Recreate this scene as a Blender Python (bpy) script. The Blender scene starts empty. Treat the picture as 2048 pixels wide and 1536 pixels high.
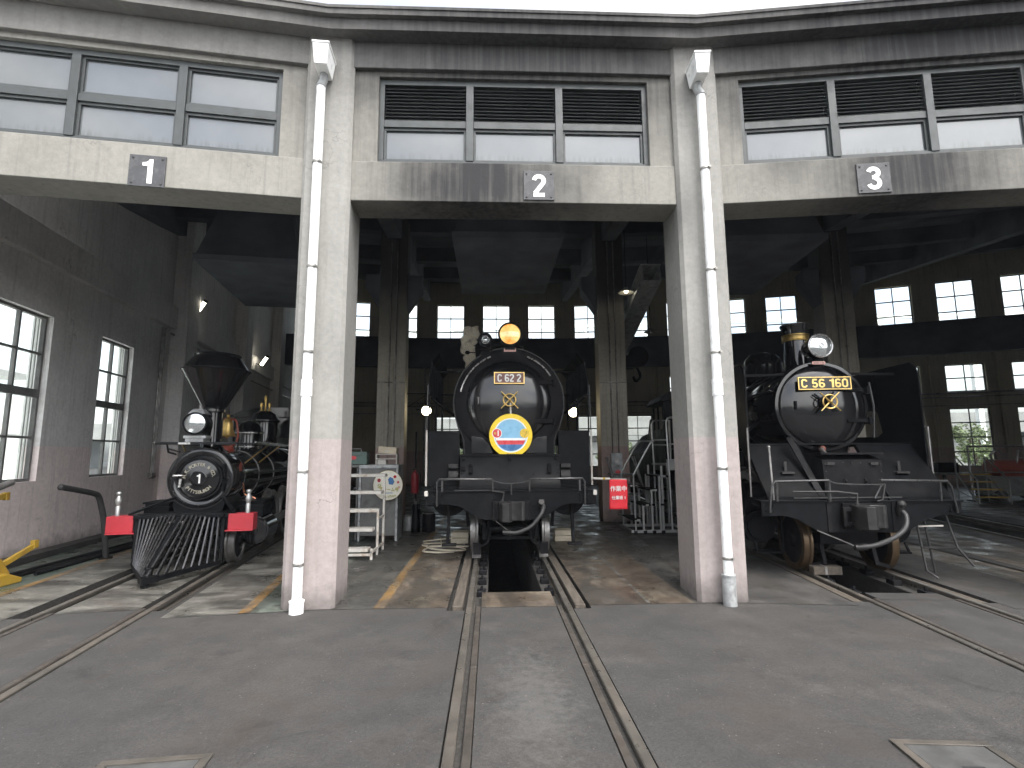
import bpy, bmesh, math, random
from mathutils import Matrix, Vector, noise as mnoise
R = math.radians
random.seed(7)
SC = bpy.context.scene
COL = SC.collection

# ------------------------------------------------------------------ camera
cam = bpy.data.cameras.new('camera')
cam_o = bpy.data.objects.new('camera', cam)
COL.objects.link(cam_o)
PITCH, YAW, ROLL = R(7.65), R(2.34), R(0.35)
fwd = Vector((math.sin(YAW)*math.cos(PITCH), math.cos(YAW)*math.cos(PITCH), math.sin(PITCH)))
rgt = Vector((math.cos(YAW), -math.sin(YAW), 0)); up = rgt.cross(fwd)
r2 = rgt*math.cos(ROLL) - up*math.sin(ROLL); u2 = up*math.cos(ROLL) + rgt*math.sin(ROLL)
cam_o.matrix_world = Matrix(((r2.x, u2.x, -fwd.x, -0.32), (r2.y, u2.y, -fwd.y, 0.0), (r2.z, u2.z, -fwd.z, 1.735), (0, 0, 0, 1)))
cam.sensor_width = 36.0
cam.lens = 36.0*1042/2048
cam.clip_start = 0.05
cam.clip_end = 3000
SC.camera = cam_o

# ------------------------------------------------------------------ light
SUN_EL, SUN_AZ = R(60), R(150)        # azimuth clockwise from +Y: behind the camera, to the right, veiled by cloud
w = bpy.data.worlds.new('World'); SC.world = w; w.use_nodes = True
nt = w.node_tree; N = nt.nodes; Lk = nt.links
N.clear()
out = N.new('ShaderNodeOutputWorld'); bg = N.new('ShaderNodeBackground')
sky = N.new('ShaderNodeTexSky'); sky.sky_type = 'NISHITA'; sky.sun_disc = False
sky.sun_elevation = SUN_EL; sky.sun_rotation = SUN_AZ
sky.air_density = 1.0; sky.dust_density = 4.0; sky.ozone_density = 1.0
bw = N.new('ShaderNodeRGBToBW'); Lk.new(sky.outputs[0], bw.inputs[0])
tc = N.new('ShaderNodeTexCoord')
mp = N.new('ShaderNodeMapping'); mp.inputs['Scale'].default_value = (1, 1, 2.2)
Lk.new(tc.outputs['Generated'], mp.inputs[0])
ns = N.new('ShaderNodeTexNoise'); ns.inputs['Scale'].default_value = 2.6; ns.inputs['Detail'].default_value = 7
Lk.new(mp.outputs[0], ns.inputs['Vector'])
cr = N.new('ShaderNodeMapRange'); cr.inputs[1].default_value = 0.40; cr.inputs[2].default_value = 0.60
cr.inputs[3].default_value = 0.35; cr.inputs[4].default_value = 0.97
Lk.new(ns.outputs[0], cr.inputs[0])
mul = N.new('ShaderNodeMath'); mul.operation = 'MULTIPLY'; mul.inputs[1].default_value = 1.75
Lk.new(bw.outputs[0], mul.inputs[0])
mx = N.new('ShaderNodeMix'); mx.data_type = 'RGBA'
Lk.new(cr.outputs[0], mx.inputs[0]); Lk.new(sky.outputs[0], mx.inputs[6]); Lk.new(mul.outputs[0], mx.inputs[7])
Lk.new(mx.outputs[2], bg.inputs[0]); bg.inputs[1].default_value = 0.15
Lk.new(bg.outputs[0], out.inputs[0])

sl = bpy.data.lights.new('sun', 'SUN'); sl.energy = 0.5; sl.angle = R(40); sl.color = (1.0, 0.95, 0.88)
so = bpy.data.objects.new('sun', sl); COL.objects.link(so)
sd = Vector((math.sin(SUN_AZ)*math.cos(SUN_EL), math.cos(SUN_AZ)*math.cos(SUN_EL), math.sin(SUN_EL)))
so.rotation_euler = sd.to_track_quat('Z', 'Y').to_euler(); so.location = sd*40
SC.view_settings.view_transform = 'Standard'; SC.view_settings.look = 'None'
SC.view_settings.exposure = 1.62; SC.view_settings.gamma = 1.0
SC.cycles.volume_bounces = 6; SC.cycles.max_bounces = 12; SC.cycles.diffuse_bounces = 5

# ------------------------------------------------------------------ helpers
IDM = Matrix.Identity(4)
AXY = Matrix.Rotation(-math.pi/2, 4, 'X')     # local z -> +Y
AXX = Matrix.Rotation(math.pi/2, 4, 'Y')      # local z -> +X
def T(x, y, z): return Matrix.Translation((x, y, z))
def RZ(a): return Matrix.Rotation(a, 4, 'Z')
def RX(a): return Matrix.Rotation(a, 4, 'X')
def RY(a): return Matrix.Rotation(a, 4, 'Y')
def dirm(p0, p1):
    d = Vector(p1)-Vector(p0)
    return Matrix.Translation(p0) @ d.to_track_quat('Z', 'Y').to_matrix().to_4x4(), d.length

class B:
    def __init__(s, M=None):
        s.bm = bmesh.new(); s.M = M or IDM; s.mi = 0
    def v(s, p): return s.bm.verts.new(s.M @ Vector(p))
    def f(s, vs):
        try: fc = s.bm.faces.new(vs); fc.material_index = s.mi; return fc
        except ValueError: return None
    def quad(s, *ps): s.f([s.v(p) for p in ps])
    def box(s, x0, x1, y0, y1, z0, z1, M=None):
        M = M or IDM
        c = [s.v(M @ Vector((x, y, z))) for z in (z0, z1) for y in (y0, y1) for x in (x0, x1)]
        for i in ((0,2,3,1), (4,5,7,6), (0,1,5,4), (2,6,7,3), (0,4,6,2), (1,3,7,5)): s.f([c[k] for k in i])
        return s
    def bar(s, p0, p1, w, h=None, up=(0,0,1)):      # rectangular bar between points
        h = h or w; p0 = Vector(p0); p1 = Vector(p1); d = (p1-p0).normalized(); u = Vector(up)
        if abs(d.dot(u)) > .98: u = Vector((0,1,0))
        a = d.cross(u).normalized(); b = a.cross(d).normalized()
        r = [[s.v(p+a*sx*w/2+b*sy*h/2) for sx, sy in ((-1,-1),(1,-1),(1,1),(-1,1))] for p in (p0, p1)]
        for i in range(4): s.f([r[0][i], r[0][(i+1)%4], r[1][(i+1)%4], r[1][i]])
        s.f(r[0][::-1]); s.f(r[1]); return s
    def lathe(s, prof, M=None, n=32, cap0=True, cap1=True, a0=0, a1=2*math.pi):
        M = M or IDM; full = abs(a1-a0-2*math.pi) < 1e-6; m = n if full else n+1
        rings = []
        for r, h in prof:
            if r < 1e-6: rings.append([s.v(M @ Vector((0,0,h)))])
            else: rings.append([s.v(M @ Vector((r*math.cos(a0+(a1-a0)*i/n), r*math.sin(a0+(a1-a0)*i/n), h))) for i in range(m)])
        for A, Bq in zip(rings, rings[1:]):
            for i in range(n):
                j = (i+1) % m
                if len(A) == 1 and len(Bq) == 1: continue
                if len(A) == 1: s.f([A[0], Bq[j], Bq[i]])
                elif len(Bq) == 1: s.f([A[i], A[j], Bq[0]])
                else: s.f([A[i], A[j], Bq[j], Bq[i]])
        if full:
            if cap0 and len(rings[0]) > 2: s.f(rings[0][::-1])
            if cap1 and len(rings[-1]) > 2: s.f(rings[-1])
        return s
    def cyl(s, p0, p1, r0, r1=None, n=20, cap=True):
        M, L = dirm(p0, p1)
        return s.lathe([(r0, 0), (r0 if r1 is None else r1, L)], M, n, cap, cap)
    def sphere(s, c, r, n=16, sz=1):
        k = n//2
        return s.lathe([(r*math.sin(math.pi*i/k), -r*sz*math.cos(math.pi*i/k)) for i in range(k+1)], T(*c), n)
    def torus(s, M, Rr, r, n=32, m=8, a0=0, a1=2*math.pi):
        pts = [M @ Vector((Rr*math.cos(a0+(a1-a0)*i/n), Rr*math.sin(a0+(a1-a0)*i/n), 0)) for i in range(n+1)]
        if abs(a1-a0-2*math.pi) < 1e-6: return s.tube(pts[:-1], r, m, closed=True)
        return s.tube(pts, r, m)
    def tube(s, pts, r, n=8, closed=False, rr=None):
        pts = [Vector(p) for p in pts]; k = len(pts); rings = []
        u = None
        for i, p in enumerate(pts):
            a = pts[i-1] if (i > 0 or closed) else p
            b = pts[(i+1) % k] if (i < k-1 or closed) else p
            d = (b-a).normalized()
            if u is None:
                u = Vector((0,0,1)) if abs(d.z) < .9 else Vector((1,0,0))
            u = (u-d*u.dot(d)).normalized(); w2 = d.cross(u)
            q = rr[i] if rr else r
            if 0 < i < k-1 or closed:
                d1 = (p-a).normalized(); cs = max(.35, d1.dot(d)); 
            else: cs = 1
            rings.append([s.v(p+(u*math.cos(2*math.pi*j/n)+w2*math.sin(2*math.pi*j/n))*q/ (cs if cs > .7 else .7)) for j in range(n)])
        seq = list(zip(rings, rings[1:])) + ([(rings[-1], rings[0])] if closed else [])
        for A, C in seq:
            for j in range(n): s.f([A[j], A[(j+1)%n], C[(j+1)%n], C[j]])
        if not closed: s.f(rings[0][::-1]); s.f(rings[-1])
        return s
    def prism(s, poly, plane, a, b, M=None):
        M = M or IDM
        def P(u, v, t):
            return {'xz': (u, t, v), 'yz': (t, u, v), 'xy': (u, v, t)}[plane]
        A = [s.v(M @ Vector(P(u, v, a))) for u, v in poly]; C = [s.v(M @ Vector(P(u, v, b))) for u, v in poly]
        n = len(poly)
        for i in range(n): s.f([A[i], A[(i+1)%n], C[(i+1)%n], C[i]])
        s.f(A[::-1]); s.f(C); return s
    def frustum(s, r0, z0, r1, z1):      # r = (x0,x1,y0,y1)
        A = [s.v((x, y, z0)) for x, y in ((r0[0],r0[2]),(r0[1],r0[2]),(r0[1],r0[3]),(r0[0],r0[3]))]
        C = [s.v((x, y, z1)) for x, y in ((r1[0],r1[2]),(r1[1],r1[2]),(r1[1],r1[3]),(r1[0],r1[3]))]
        for i in range(4): s.f([A[i], A[(i+1)%4], C[(i+1)%4], C[i]])
        s.f(A[::-1]); s.f(C); return s
    def rivets(s, pts, r, axis=(0,-1,0)):
        for p in pts:
            M, _ = dirm(p, Vector(p)+Vector(axis))
            s.lathe([(r, 0), (r*.8, r*.5), (0, r*.75)], M, 8, cap0=False)
        return s
    def wall(s, x0, x1, z0, z1, holes, y0, y1):
        xs = sorted({x0, x1, *[h[0] for h in holes], *[h[1] for h in holes]})
        zs = sorted({z0, z1, *[h[2] for h in holes], *[h[3] for h in holes]})
        xs = [x for x in xs if x0 <= x <= x1]; zs = [z for z in zs if z0 <= z <= z1]
        def solid(i, j):
            if i < 0 or j < 0 or i >= len(xs)-1 or j >= len(zs)-1: return False
            cx, cz = (xs[i]+xs[i+1])/2, (zs[j]+zs[j+1])/2
            return not any(h[0] < cx < h[1] and h[2] < cz < h[3] for h in holes)
        for i in range(len(xs)-1):
            for j in range(len(zs)-1):
                if not solid(i, j): continue
                a, b, c, d = xs[i], xs[i+1], zs[j], zs[j+1]
                s.quad((a,y0,c), (b,y0,c), (b,y0,d), (a,y0,d))
                s.quad((b,y1,c), (a,y1,c), (a,y1,d), (b,y1,d))
                if not solid(i-1, j): s.quad((a,y1,c), (a,y0,c), (a,y0,d), (a,y1,d))
                if not solid(i+1, j): s.quad((b,y0,c), (b,y1,c), (b,y1,d), (b,y0,d))
                if not solid(i, j-1): s.quad((a,y1,c), (b,y1,c), (b,y0,c), (a,y0,c))
                if not solid(i, j+1): s.quad((a,y0,d), (b,y0,d), (b,y1,d), (a,y1,d))
        return s
    def obj(s, name, mat, parent=None, bevel=0, smooth=40, seg=2):
        me = bpy.data.meshes.new(name)
        bmesh.ops.remove_doubles(s.bm, verts=s.bm.verts, dist=1e-5)
        bmesh.ops.recalc_face_normals(s.bm, faces=s.bm.faces)
        s.bm.to_mesh(me); s.bm.free()
        for m in (mat if isinstance(mat, (list, tuple)) else [mat]): me.materials.append(m)
        if smooth:
            me.shade_smooth(); me.set_sharp_from_angle(angle=R(smooth))
        o = bpy.data.objects.new(name, me); COL.objects.link(o)
        if parent: o.parent = parent
        if bevel:
            md = o.modifiers.new('bevel', 'BEVEL'); md.width = bevel; md.segments = seg; md.limit_method = 'ANGLE'; md.angle_limit = R(50)
            md.harden_normals = True
        return o

def thing(name, label, cat, loc=(0,0,0), rz=0, group=None, M=None):
    o = bpy.data.objects.new(name, None); COL.objects.link(o)
    o.empty_display_size = .2
    o.location = loc; o.rotation_euler = (0, 0, rz)
    if M is not None: o.matrix_world = M
    return tag(o, label, cat, group)
def tag(o, label, cat, group=None):
    o['label'] = label; o['category'] = cat
    if group: o['group'] = group
    return o
def struct(o, kind='structure'): o['kind'] = kind; return o
def copy_tree(o, parent=None):
    c = o.copy(); COL.objects.link(c)
    if parent: c.parent = parent
    for ch in list(o.children): copy_tree(ch, c)
    return c
def text(body, size, mat, parent, M, name='lettering', ext=.003, off=0.0, sx=1.0, align='CENTER'):
    cu = bpy.data.curves.new(name, 'FONT'); cu.body = body; cu.size = size; cu.extrude = ext
    cu.align_x = align; cu.align_y = 'CENTER'
    tmp = bpy.data.objects.new(name, cu); COL.objects.link(tmp)
    dg = bpy.context.evaluated_depsgraph_get(); dg.update()
    me0 = bpy.data.meshes.new_from_object(tmp.evaluated_get(dg))
    bpy.data.objects.remove(tmp); bpy.data.curves.remove(cu)
    bm = bmesh.new(); k = 0
    for dx, dy in ([(0,0)] if not off else [(-off,0),(off,0),(0,off),(0,-off)]):      # heavier strokes: shifted copies, each a hair deeper
        n0 = len(bm.verts); bm.from_mesh(me0); bm.verts.ensure_lookup_table()
        for v in bm.verts[n0:]: v.co += Vector((dx, dy, -.0004*k))
        k += 1
    me = bpy.data.meshes.new(name); bm.to_mesh(me); bm.free(); bpy.data.meshes.remove(me0)
    me.transform(M @ Matrix.Diagonal((sx, 1, 1, 1)))
    me.materials.append(mat)
    o = bpy.data.objects.new(name, me); COL.objects.link(o)
    if parent: o.parent = parent
    return o
def _arc(cx, cy, rx, ry, a0, a1, n=18): return [(cx+rx*math.cos(R(a0+(a1-a0)*i/n)), cy+ry*math.sin(R(a0+(a1-a0)*i/n))) for i in range(n+1)]
GLY = {'1': (.50, [('poly', [(.27,0),(.45,0),(.45,1),(.32,1),(.29,.93),(.21,.87),(.08,.85),(.08,.72),(.27,.72)])]),
 '2': (.60, [('p', _arc(.30,.715,.205,.20,172,-28,18)+[(.27,.34),(.125,.16)]), ('p', [(.07,.085),(.535,.085)])]),
 '3': (.60, [('p', _arc(.285,.735,.19,.18,165,-78,18)), ('p', _arc(.285,.29,.205,.205,78,-165,20)), ('p', [(.22,.53),(.34,.53)])]),
 '5': (.60, [('p', [(.50,.915),(.14,.915)]), ('p', [(.165,.95),(.12,.47)]), ('p', _arc(.295,.31,.20,.225,150,-155,22))]),
 '6': (.60, [('p', _arc(.31,.70,.195,.215,22,180,14)+[(.115,.30)]), ('p', _arc(.31,.30,.195,.215,180,540,30))]),
 '0': (.60, [('p', _arc(.30,.70,.195,.215,0,180,14)+_arc(.30,.30,.195,.215,180,360,14)+[(.495,.70)])]),
 'C': (.62, [('p', _arc(.31,.69,.20,.225,5,180,14)+_arc(.31,.31,.20,.225,180,355,14))]), ' ': (.28, [])}
def glyphs(txt, h, mat, parent, M, name='numerals', w=.165, ext=.004, sx=1.0):
    """heavy grotesque figures built from strokes, facing -Y, centred on the origin of M"""
    b = B(M); tot = sum(GLY[c][0] for c in txt)*h*sx; x = -tot/2; k = 0
    for c in txt:
        adv, st = GLY[c]
        for kind, pts in st:
            d = -ext-.0006*(k % 4); k += 1
            P = [Vector((x+px*h*sx, (py-.5)*h)) for px, py in pts]
            if kind == 'poly': b.prism([(p.x, p.y) for p in P], 'xz', d, 0); continue
            L = []
            for i, p in enumerate(P):
                a, q = P[max(0,i-1)], P[min(len(P)-1,i+1)]; t = (q-a).normalized(); n = Vector((-t.y, t.x))
                wd = w*h/2
                if 0 < i < len(P)-1:
                    t1 = (p-a).normalized(); wd /= max(.6, t1.dot(t))
                L.append((p+n*wd, p-n*wd))
            V = [[b.v((q.x, yy, q.y)) for q in pr for yy in (d, 0)] for pr in L]
            for A, Cc in zip(V, V[1:]):
                b.f([A[0], Cc[0], Cc[2], A[2]]); b.f([A[0], A[1], Cc[1], Cc[0]]); b.f([A[2], Cc[2], Cc[3], A[3]])
            for A in (V[0], V[-1]): b.f([A[0], A[2], A[3], A[1]])
        x += adv*h*sx
    return b.obj(name, mat, parent, smooth=0)
FACE = RX(math.pi/2)      # text facing -Y

# ------------------------------------------------------------------ materials
def newmat(name):
    m = bpy.data.materials.new(name); m.use_nodes = True
    t = m.node_tree; t.nodes.clear()
    o = t.nodes.new('ShaderNodeOutputMaterial'); p = t.nodes.new('ShaderNodeBsdfPrincipled')
    t.links.new(p.outputs[0], o.inputs[0])
    return m, t, p
def nd(t, typ, **k):
    n = t.nodes.new(typ)
    for a, b in k.items(): setattr(n, a, b)
    return n
def val(t, x):
    n = t.nodes.new('ShaderNodeValue'); n.outputs[0].default_value = x; return n.outputs[0]
def math_(t, op, a, b=None, clamp=False):
    n = nd(t, 'ShaderNodeMath', operation=op, use_clamp=clamp)
    for i, x in enumerate((a, b)):
        if x is None: continue
        if isinstance(x, (int, float)): n.inputs[i].default_value = x
        else: t.links.new(x, n.inputs[i])
    return n.outputs[0]
def mixc(t, f, a, b, blend='MIX'):
    n = nd(t, 'ShaderNodeMix', data_type='RGBA', blend_type=blend)
    for i, x in ((0, f), (6, a), (7, b)):
        if isinstance(x, (int, float)): n.inputs[i].default_value = x
        elif isinstance(x, tuple): n.inputs[i].default_value = (*x[:3], 1)
        else: t.links.new(x, n.inputs[i])
    return n.outputs[2]
def rng(t, x, a, b, c=0.0, d=1.0, smooth=False):
    n = nd(t, 'ShaderNodeMapRange', clamp=True)
    if smooth: n.interpolation_type = 'SMOOTHSTEP'
    t.links.new(x, n.inputs[0])
    for i, q in ((1, a), (2, b), (3, c), (4, d)): n.inputs[i].default_value = q
    return n.outputs[0]
def coords(t, kind='world', scale=None):
    if kind == 'world': o = nd(t, 'ShaderNodeNewGeometry').outputs['Position']
    else: o = nd(t, 'ShaderNodeTexCoord').outputs['Object']
    if scale:
        m = nd(t, 'ShaderNodeMapping'); m.inputs['Scale'].default_value = scale; t.links.new(o, m.inputs[0]); o = m.outputs[0]
    return o
def noise(t, vec, scale, detail=5, rough=.55, dist=0):
    n = nd(t, 'ShaderNodeTexNoise'); n.inputs['Scale'].default_value = scale; n.inputs['Detail'].default_value = detail
    n.inputs['Roughness'].default_value = rough; n.inputs['Distortion'].default_value = dist
    t.links.new(vec, n.inputs['Vector']); return n.outputs[0]
def bump(t, p, h, strength, dist=.01):
    b = nd(t, 'ShaderNodeBump'); b.inputs['Strength'].default_value = strength; b.inputs['Distance'].default_value = dist
    t.links.new(h, b.inputs['Height']); t.links.new(b.outputs[0], p.inputs['Normal'])

def pm(name, col, rough=.5, metal=0, var=.2, scale=5, rvar=.12, bmp=0, bscale=40, dirt=None, dirt_amt=.5, dscale=3, coat=0, spec=.5, kind='object', streak=None):
    m, t, p = newmat(name)
    c = coords(t, kind, streak)
    n1 = noise(t, c, scale, 6)
    f = rng(t, n1, .3, .7)
    a = tuple(x*(1-var) for x in col); b = tuple(min(1, x*(1+var)) for x in col)
    colr = mixc(t, f, a, b)
    rr = rng(t, noise(t, c, scale*2.3, 4), .3, .7, max(.02, rough-rvar), min(1, rough+rvar))
    if dirt:
        d = rng(t, noise(t, c, dscale, 8, .65, .4), .5, .68, 0, dirt_amt)
        colr = mixc(t, d, colr, dirt)
        rr = mixc(t, d, rr, (.75, .75, .75))
    t.links.new(colr, p.inputs['Base Color']); t.links.new(rr, p.inputs['Roughness'])
    p.inputs['Metallic'].default_value = metal
    p.inputs['Coat Weight'].default_value = coat; p.inputs['Specular IOR Level'].default_value = spec
    if bmp: bump(t, p, noise(t, c, bscale, 5), bmp, .01)
    return m
def emit(name, col, s):
    m = bpy.data.materials.new(name); m.use_nodes = True; t = m.node_tree; t.nodes.clear()
    o = nd(t, 'ShaderNodeOutputMaterial'); e = nd(t, 'ShaderNodeEmission'); e.inputs[0].default_value = (*col, 1); e.inputs[1].default_value = s
    t.links.new(e.outputs[0], o.inputs[0]); return m
def glass(name, tint=(.95,1,.97), refl=.08, dirt=.0):
    m = bpy.data.materials.new(name); m.use_nodes = True; t = m.node_tree; t.nodes.clear()
    o = nd(t, 'ShaderNodeOutputMaterial'); tr = nd(t, 'ShaderNodeBsdfTransparent'); tr.inputs[0].default_value = (*tint, 1)
    g = nd(t, 'ShaderNodeBsdfGlossy'); g.inputs['Roughness'].default_value = .03
    fr = nd(t, 'ShaderNodeFresnel'); fr.inputs[0].default_value = 1.5
    mxs = nd(t, 'ShaderNodeMixShader'); t.links.new(fr.outputs[0], mxs.inputs[0]); t.links.new(tr.outputs[0], mxs.inputs[1]); t.links.new(g.outputs[0], mxs.inputs[2])
    last = mxs
    if dirt:
        df = nd(t, 'ShaderNodeBsdfDiffuse'); df.inputs[0].default_value = (.35, .36, .33, 1)
        m2 = nd(t, 'ShaderNodeMixShader'); f = rng(t, noise(t, coords(t), 2.5, 6), .3, .8, dirt*.4, dirt)
        t.links.new(f, m2.inputs[0]); t.links.new(mxs.outputs[0], m2.inputs[1]); t.links.new(df.outputs[0], m2.inputs[2]); last = m2
    t.links.new(last.outputs[0], o.inputs[0]); return m

def concrete(name, base, dado=None, dado_z=1.93, soot=(), streaks=.25, dark_top=None):
    """painted concrete, world coords; soot = list of (x, y, z, rx, rz, strength)"""
    m, t, p = newmat(name)
    c = coords(t); sx = nd(t, 'ShaderNodeSeparateXYZ'); t.links.new(c, sx.inputs[0]); z = sx.outputs[2]
    big = rng(t, noise(t, c, .9, 6), .3, .7)
    col = mixc(t, big, tuple(x*.86 for x in base), tuple(x*1.1 for x in base))
    if dado:
        n = math_(t, 'MULTIPLY', noise(t, c, 6, 3), .012)
        zz = math_(t, 'ADD', z, n)
        col = mixc(t, rng(t, zz, dado_z-.004, dado_z+.004), mixc(t, big, tuple(x*.9 for x in dado), tuple(x*1.07 for x in dado)), col)
    # vertical streaks
    st = noise(t, coords(t, 'world', (9, 9, .35)), 1.6, 6, .6)
    col = mixc(t, rng(t, st, .52, .75, 0, streaks), col, (.12, .115, .105))
    fine = rng(t, noise(t, c, 14, 6, .7), .35, .65, .9, 1.08)
    col = mixc(t, 1.0, col, fine, 'MULTIPLY')
    # chipped spots and hairline cracks
    ck = nd(t, 'ShaderNodeTexVoronoi', feature='DISTANCE_TO_EDGE'); ck.inputs['Scale'].default_value = .7
    wv = nd(t, 'ShaderNodeVectorMath', operation='ADD'); t.links.new(c, wv.inputs[0])
    nc = nd(t, 'ShaderNodeTexNoise'); nc.inputs['Scale'].default_value = 3; nc.inputs['Detail'].default_value = 6; t.links.new(c, nc.inputs['Vector']); t.links.new(nc.outputs['Color'], wv.inputs[1])
    t.links.new(wv.outputs[0], ck.inputs['Vector'])
    crack = math_(t, 'MULTIPLY', rng(t, ck.outputs['Distance'], 0, .006, 1, 0), rng(t, noise(t, c, 1.3, 3), .5, .62, 0, .55))
    col = mixc(t, crack, col, (.08, .075, .07))
    if dado:   # splash dirt at the foot
        ft = math_(t, 'ADD', z, math_(t, 'MULTIPLY', noise(t, c, 5, 6), -.5))
        col = mixc(t, rng(t, ft, -.28, .05, .75, 0), col, (.06, .055, .05))
    if soot:
        tot = None
        wob = math_(t, 'MULTIPLY', math_(t, 'SUBTRACT', noise(t, c, 1.9, 7, .6), .5), .9)
        for (x, zc, rx, rz, s) in soot:
            dx = math_(t, 'DIVIDE', math_(t, 'SUBTRACT', sx.outputs[0], x), rx)
            dz = math_(t, 'DIVIDE', math_(t, 'SUBTRACT', z, zc), rz)
            d = math_(t, 'SQRT', math_(t, 'ADD', math_(t, 'MULTIPLY', dx, dx), math_(t, 'MULTIPLY', dz, dz)))
            d = math_(t, 'ADD', d, wob)
            g = math_(t, "MULTIPLY", rng(t, d, .1, 1.4, s, 0, True), rng(t, st, .3, .6, .82, 1.06))
            tot = g if tot is None else math_(t, 'MAXIMUM', tot, g)
        col = mixc(t, math_(t, 'MINIMUM', tot, .97), col, (.022, .022, .024))
    if dark_top:      # darker above a given height, with a noisy edge
        zz = math_(t, 'ADD', z, math_(t, 'MULTIPLY', noise(t, c, 1.5, 6), 1.2))
        col = mixc(t, rng(t, zz, dark_top[0]+.5, dark_top[1]+.6, 0, .93), col, (.025, .025, .026))
    t.links.new(col, p.inputs['Base Color']); p.inputs['Roughness'].default_value = .85
    p.inputs['Specular IOR Level'].default_value = .3
    h = math_(t, 'ADD', noise(t, c, 9, 8, .6), math_(t, 'MULTIPLY', noise(t, c, 60, 3), .3))
    bump(t, p, h, .35, .012)
    return m

def black_paint(name, base, r0, r1, dirt=.35, gloss_spec=.5, dust=(.038, .036, .034)):
    m, t, p = newmat(name)
    c = coords(t, 'object')
    n = noise(t, c, 3.5, 8, .6, .3)
    col = mixc(t, rng(t, noise(t, c, 9, 6), .35, .7), tuple(x*.7 for x in base), tuple(x*1.4 for x in base))
    d = rng(t, noise(t, c, 2.2, 9, .68, .6), .5, .72, 0, dirt)
    col = mixc(t, d, col, dust)
    rr = math_(t, 'ADD', rng(t, n, .3, .7, r0, r1), math_(t, 'MULTIPLY', d, .5))
    t.links.new(col, p.inputs['Base Color']); t.links.new(rr, p.inputs['Roughness'])
    p.inputs['Specular IOR Level'].default_value = gloss_spec
    bump(t, p, math_(t, 'ADD', noise(t, c, 2.5, 3), math_(t, 'MULTIPLY', noise(t, c, 45, 4), .06)), .10, .02)
    return m

def asphalt(name, base, warm, speck=.25):
    m, t, p = newmat(name)
    c = coords(t)
    a = rng(t, noise(t, c, .55, 5, .6), .32, .68)
    b = rng(t, noise(t, c, 2.3, 6, .65), .4, .7)
    col = mixc(t, a, base, warm)
    col = mixc(t, math_(t, 'MULTIPLY', b, .5), col, tuple(x*.55 for x in base))
    lt = rng(t, noise(t, c, 1.2, 7, .7), .56, .75, 0, .5)
    col = mixc(t, lt, col, tuple(x*1.7 for x in warm))
    g = math_(t, 'ADD', math_(t, 'MULTIPLY', noise(t, c, 170, 3, .7), .5), math_(t, 'MULTIPLY', noise(t, c, 62, 4, .75), .5))
    col = mixc(t, 1.0, col, rng(t, g, .36, .64, .5, 1.5), 'MULTIPLY')
    br = rng(t, noise(t, c, .9, 8, .72, .5), .52, .66, 0, .45)
    col = mixc(t, br, col, tuple(x*y for x, y in zip(warm, (.82, .68, .58))))
    dk = rng(t, noise(t, c, 1.7, 9, .7, .8), .57, .68, 0, .55)
    col = mixc(t, dk, col, tuple(x*.42 for x in base))
    sx = nd(t, 'ShaderNodeSeparateXYZ'); t.links.new(c, sx.inputs[0])       # dry scuffed patch between the centre rails
    ex = math_(t, 'DIVIDE', math_(t, 'SUBTRACT', sx.outputs[0], -.0), .34); ey = math_(t, 'DIVIDE', math_(t, 'SUBTRACT', sx.outputs[1], 4.0), 1.05)
    el = math_(t, 'SQRT', math_(t, 'ADD', math_(t, 'MULTIPLY', ex, ex), math_(t, 'MULTIPLY', ey, ey)))
    el = math_(t, 'ADD', el, math_(t, 'MULTIPLY', math_(t, 'SUBTRACT', noise(t, c, 11, 8, .75), .5), 3.2))
    col = mixc(t, rng(t, el, .0, 1.2, .26, 0, True), col, (.15, .146, .138))
    vo = nd(t, 'ShaderNodeTexVoronoi'); vo.inputs['Scale'].default_value = 45; vo.inputs['Randomness'].default_value = 1; t.links.new(c, vo.inputs['Vector'])
    vs = nd(t, 'ShaderNodeSeparateColor'); t.links.new(vo.outputs['Color'], vs.inputs[0])
    sp = math_(t, 'MULTIPLY', rng(t, vo.outputs['Distance'], .16, .24, 1, 0), rng(t, vs.outputs[0], .93, .95))
    sp = math_(t, 'MULTIPLY', sp, speck)
    col = mixc(t, math_(t, 'MULTIPLY', sp, rng(t, noise(t, c, 3.1, 3), .42, .6, .15, 1)), col, (.42, .40, .36))
    t.links.new(col, p.inputs['Base Color'])
    t.links.new(rng(t, g, .3, .7, .7, .95), p.inputs['Roughness']); p.inputs['Specular IOR Level'].default_value = .35
    bump(t, p, math_(t, 'ADD', g, math_(t, 'MULTIPLY', noise(t, c, 30, 4), .8)), .55, .008)
    return m

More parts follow.
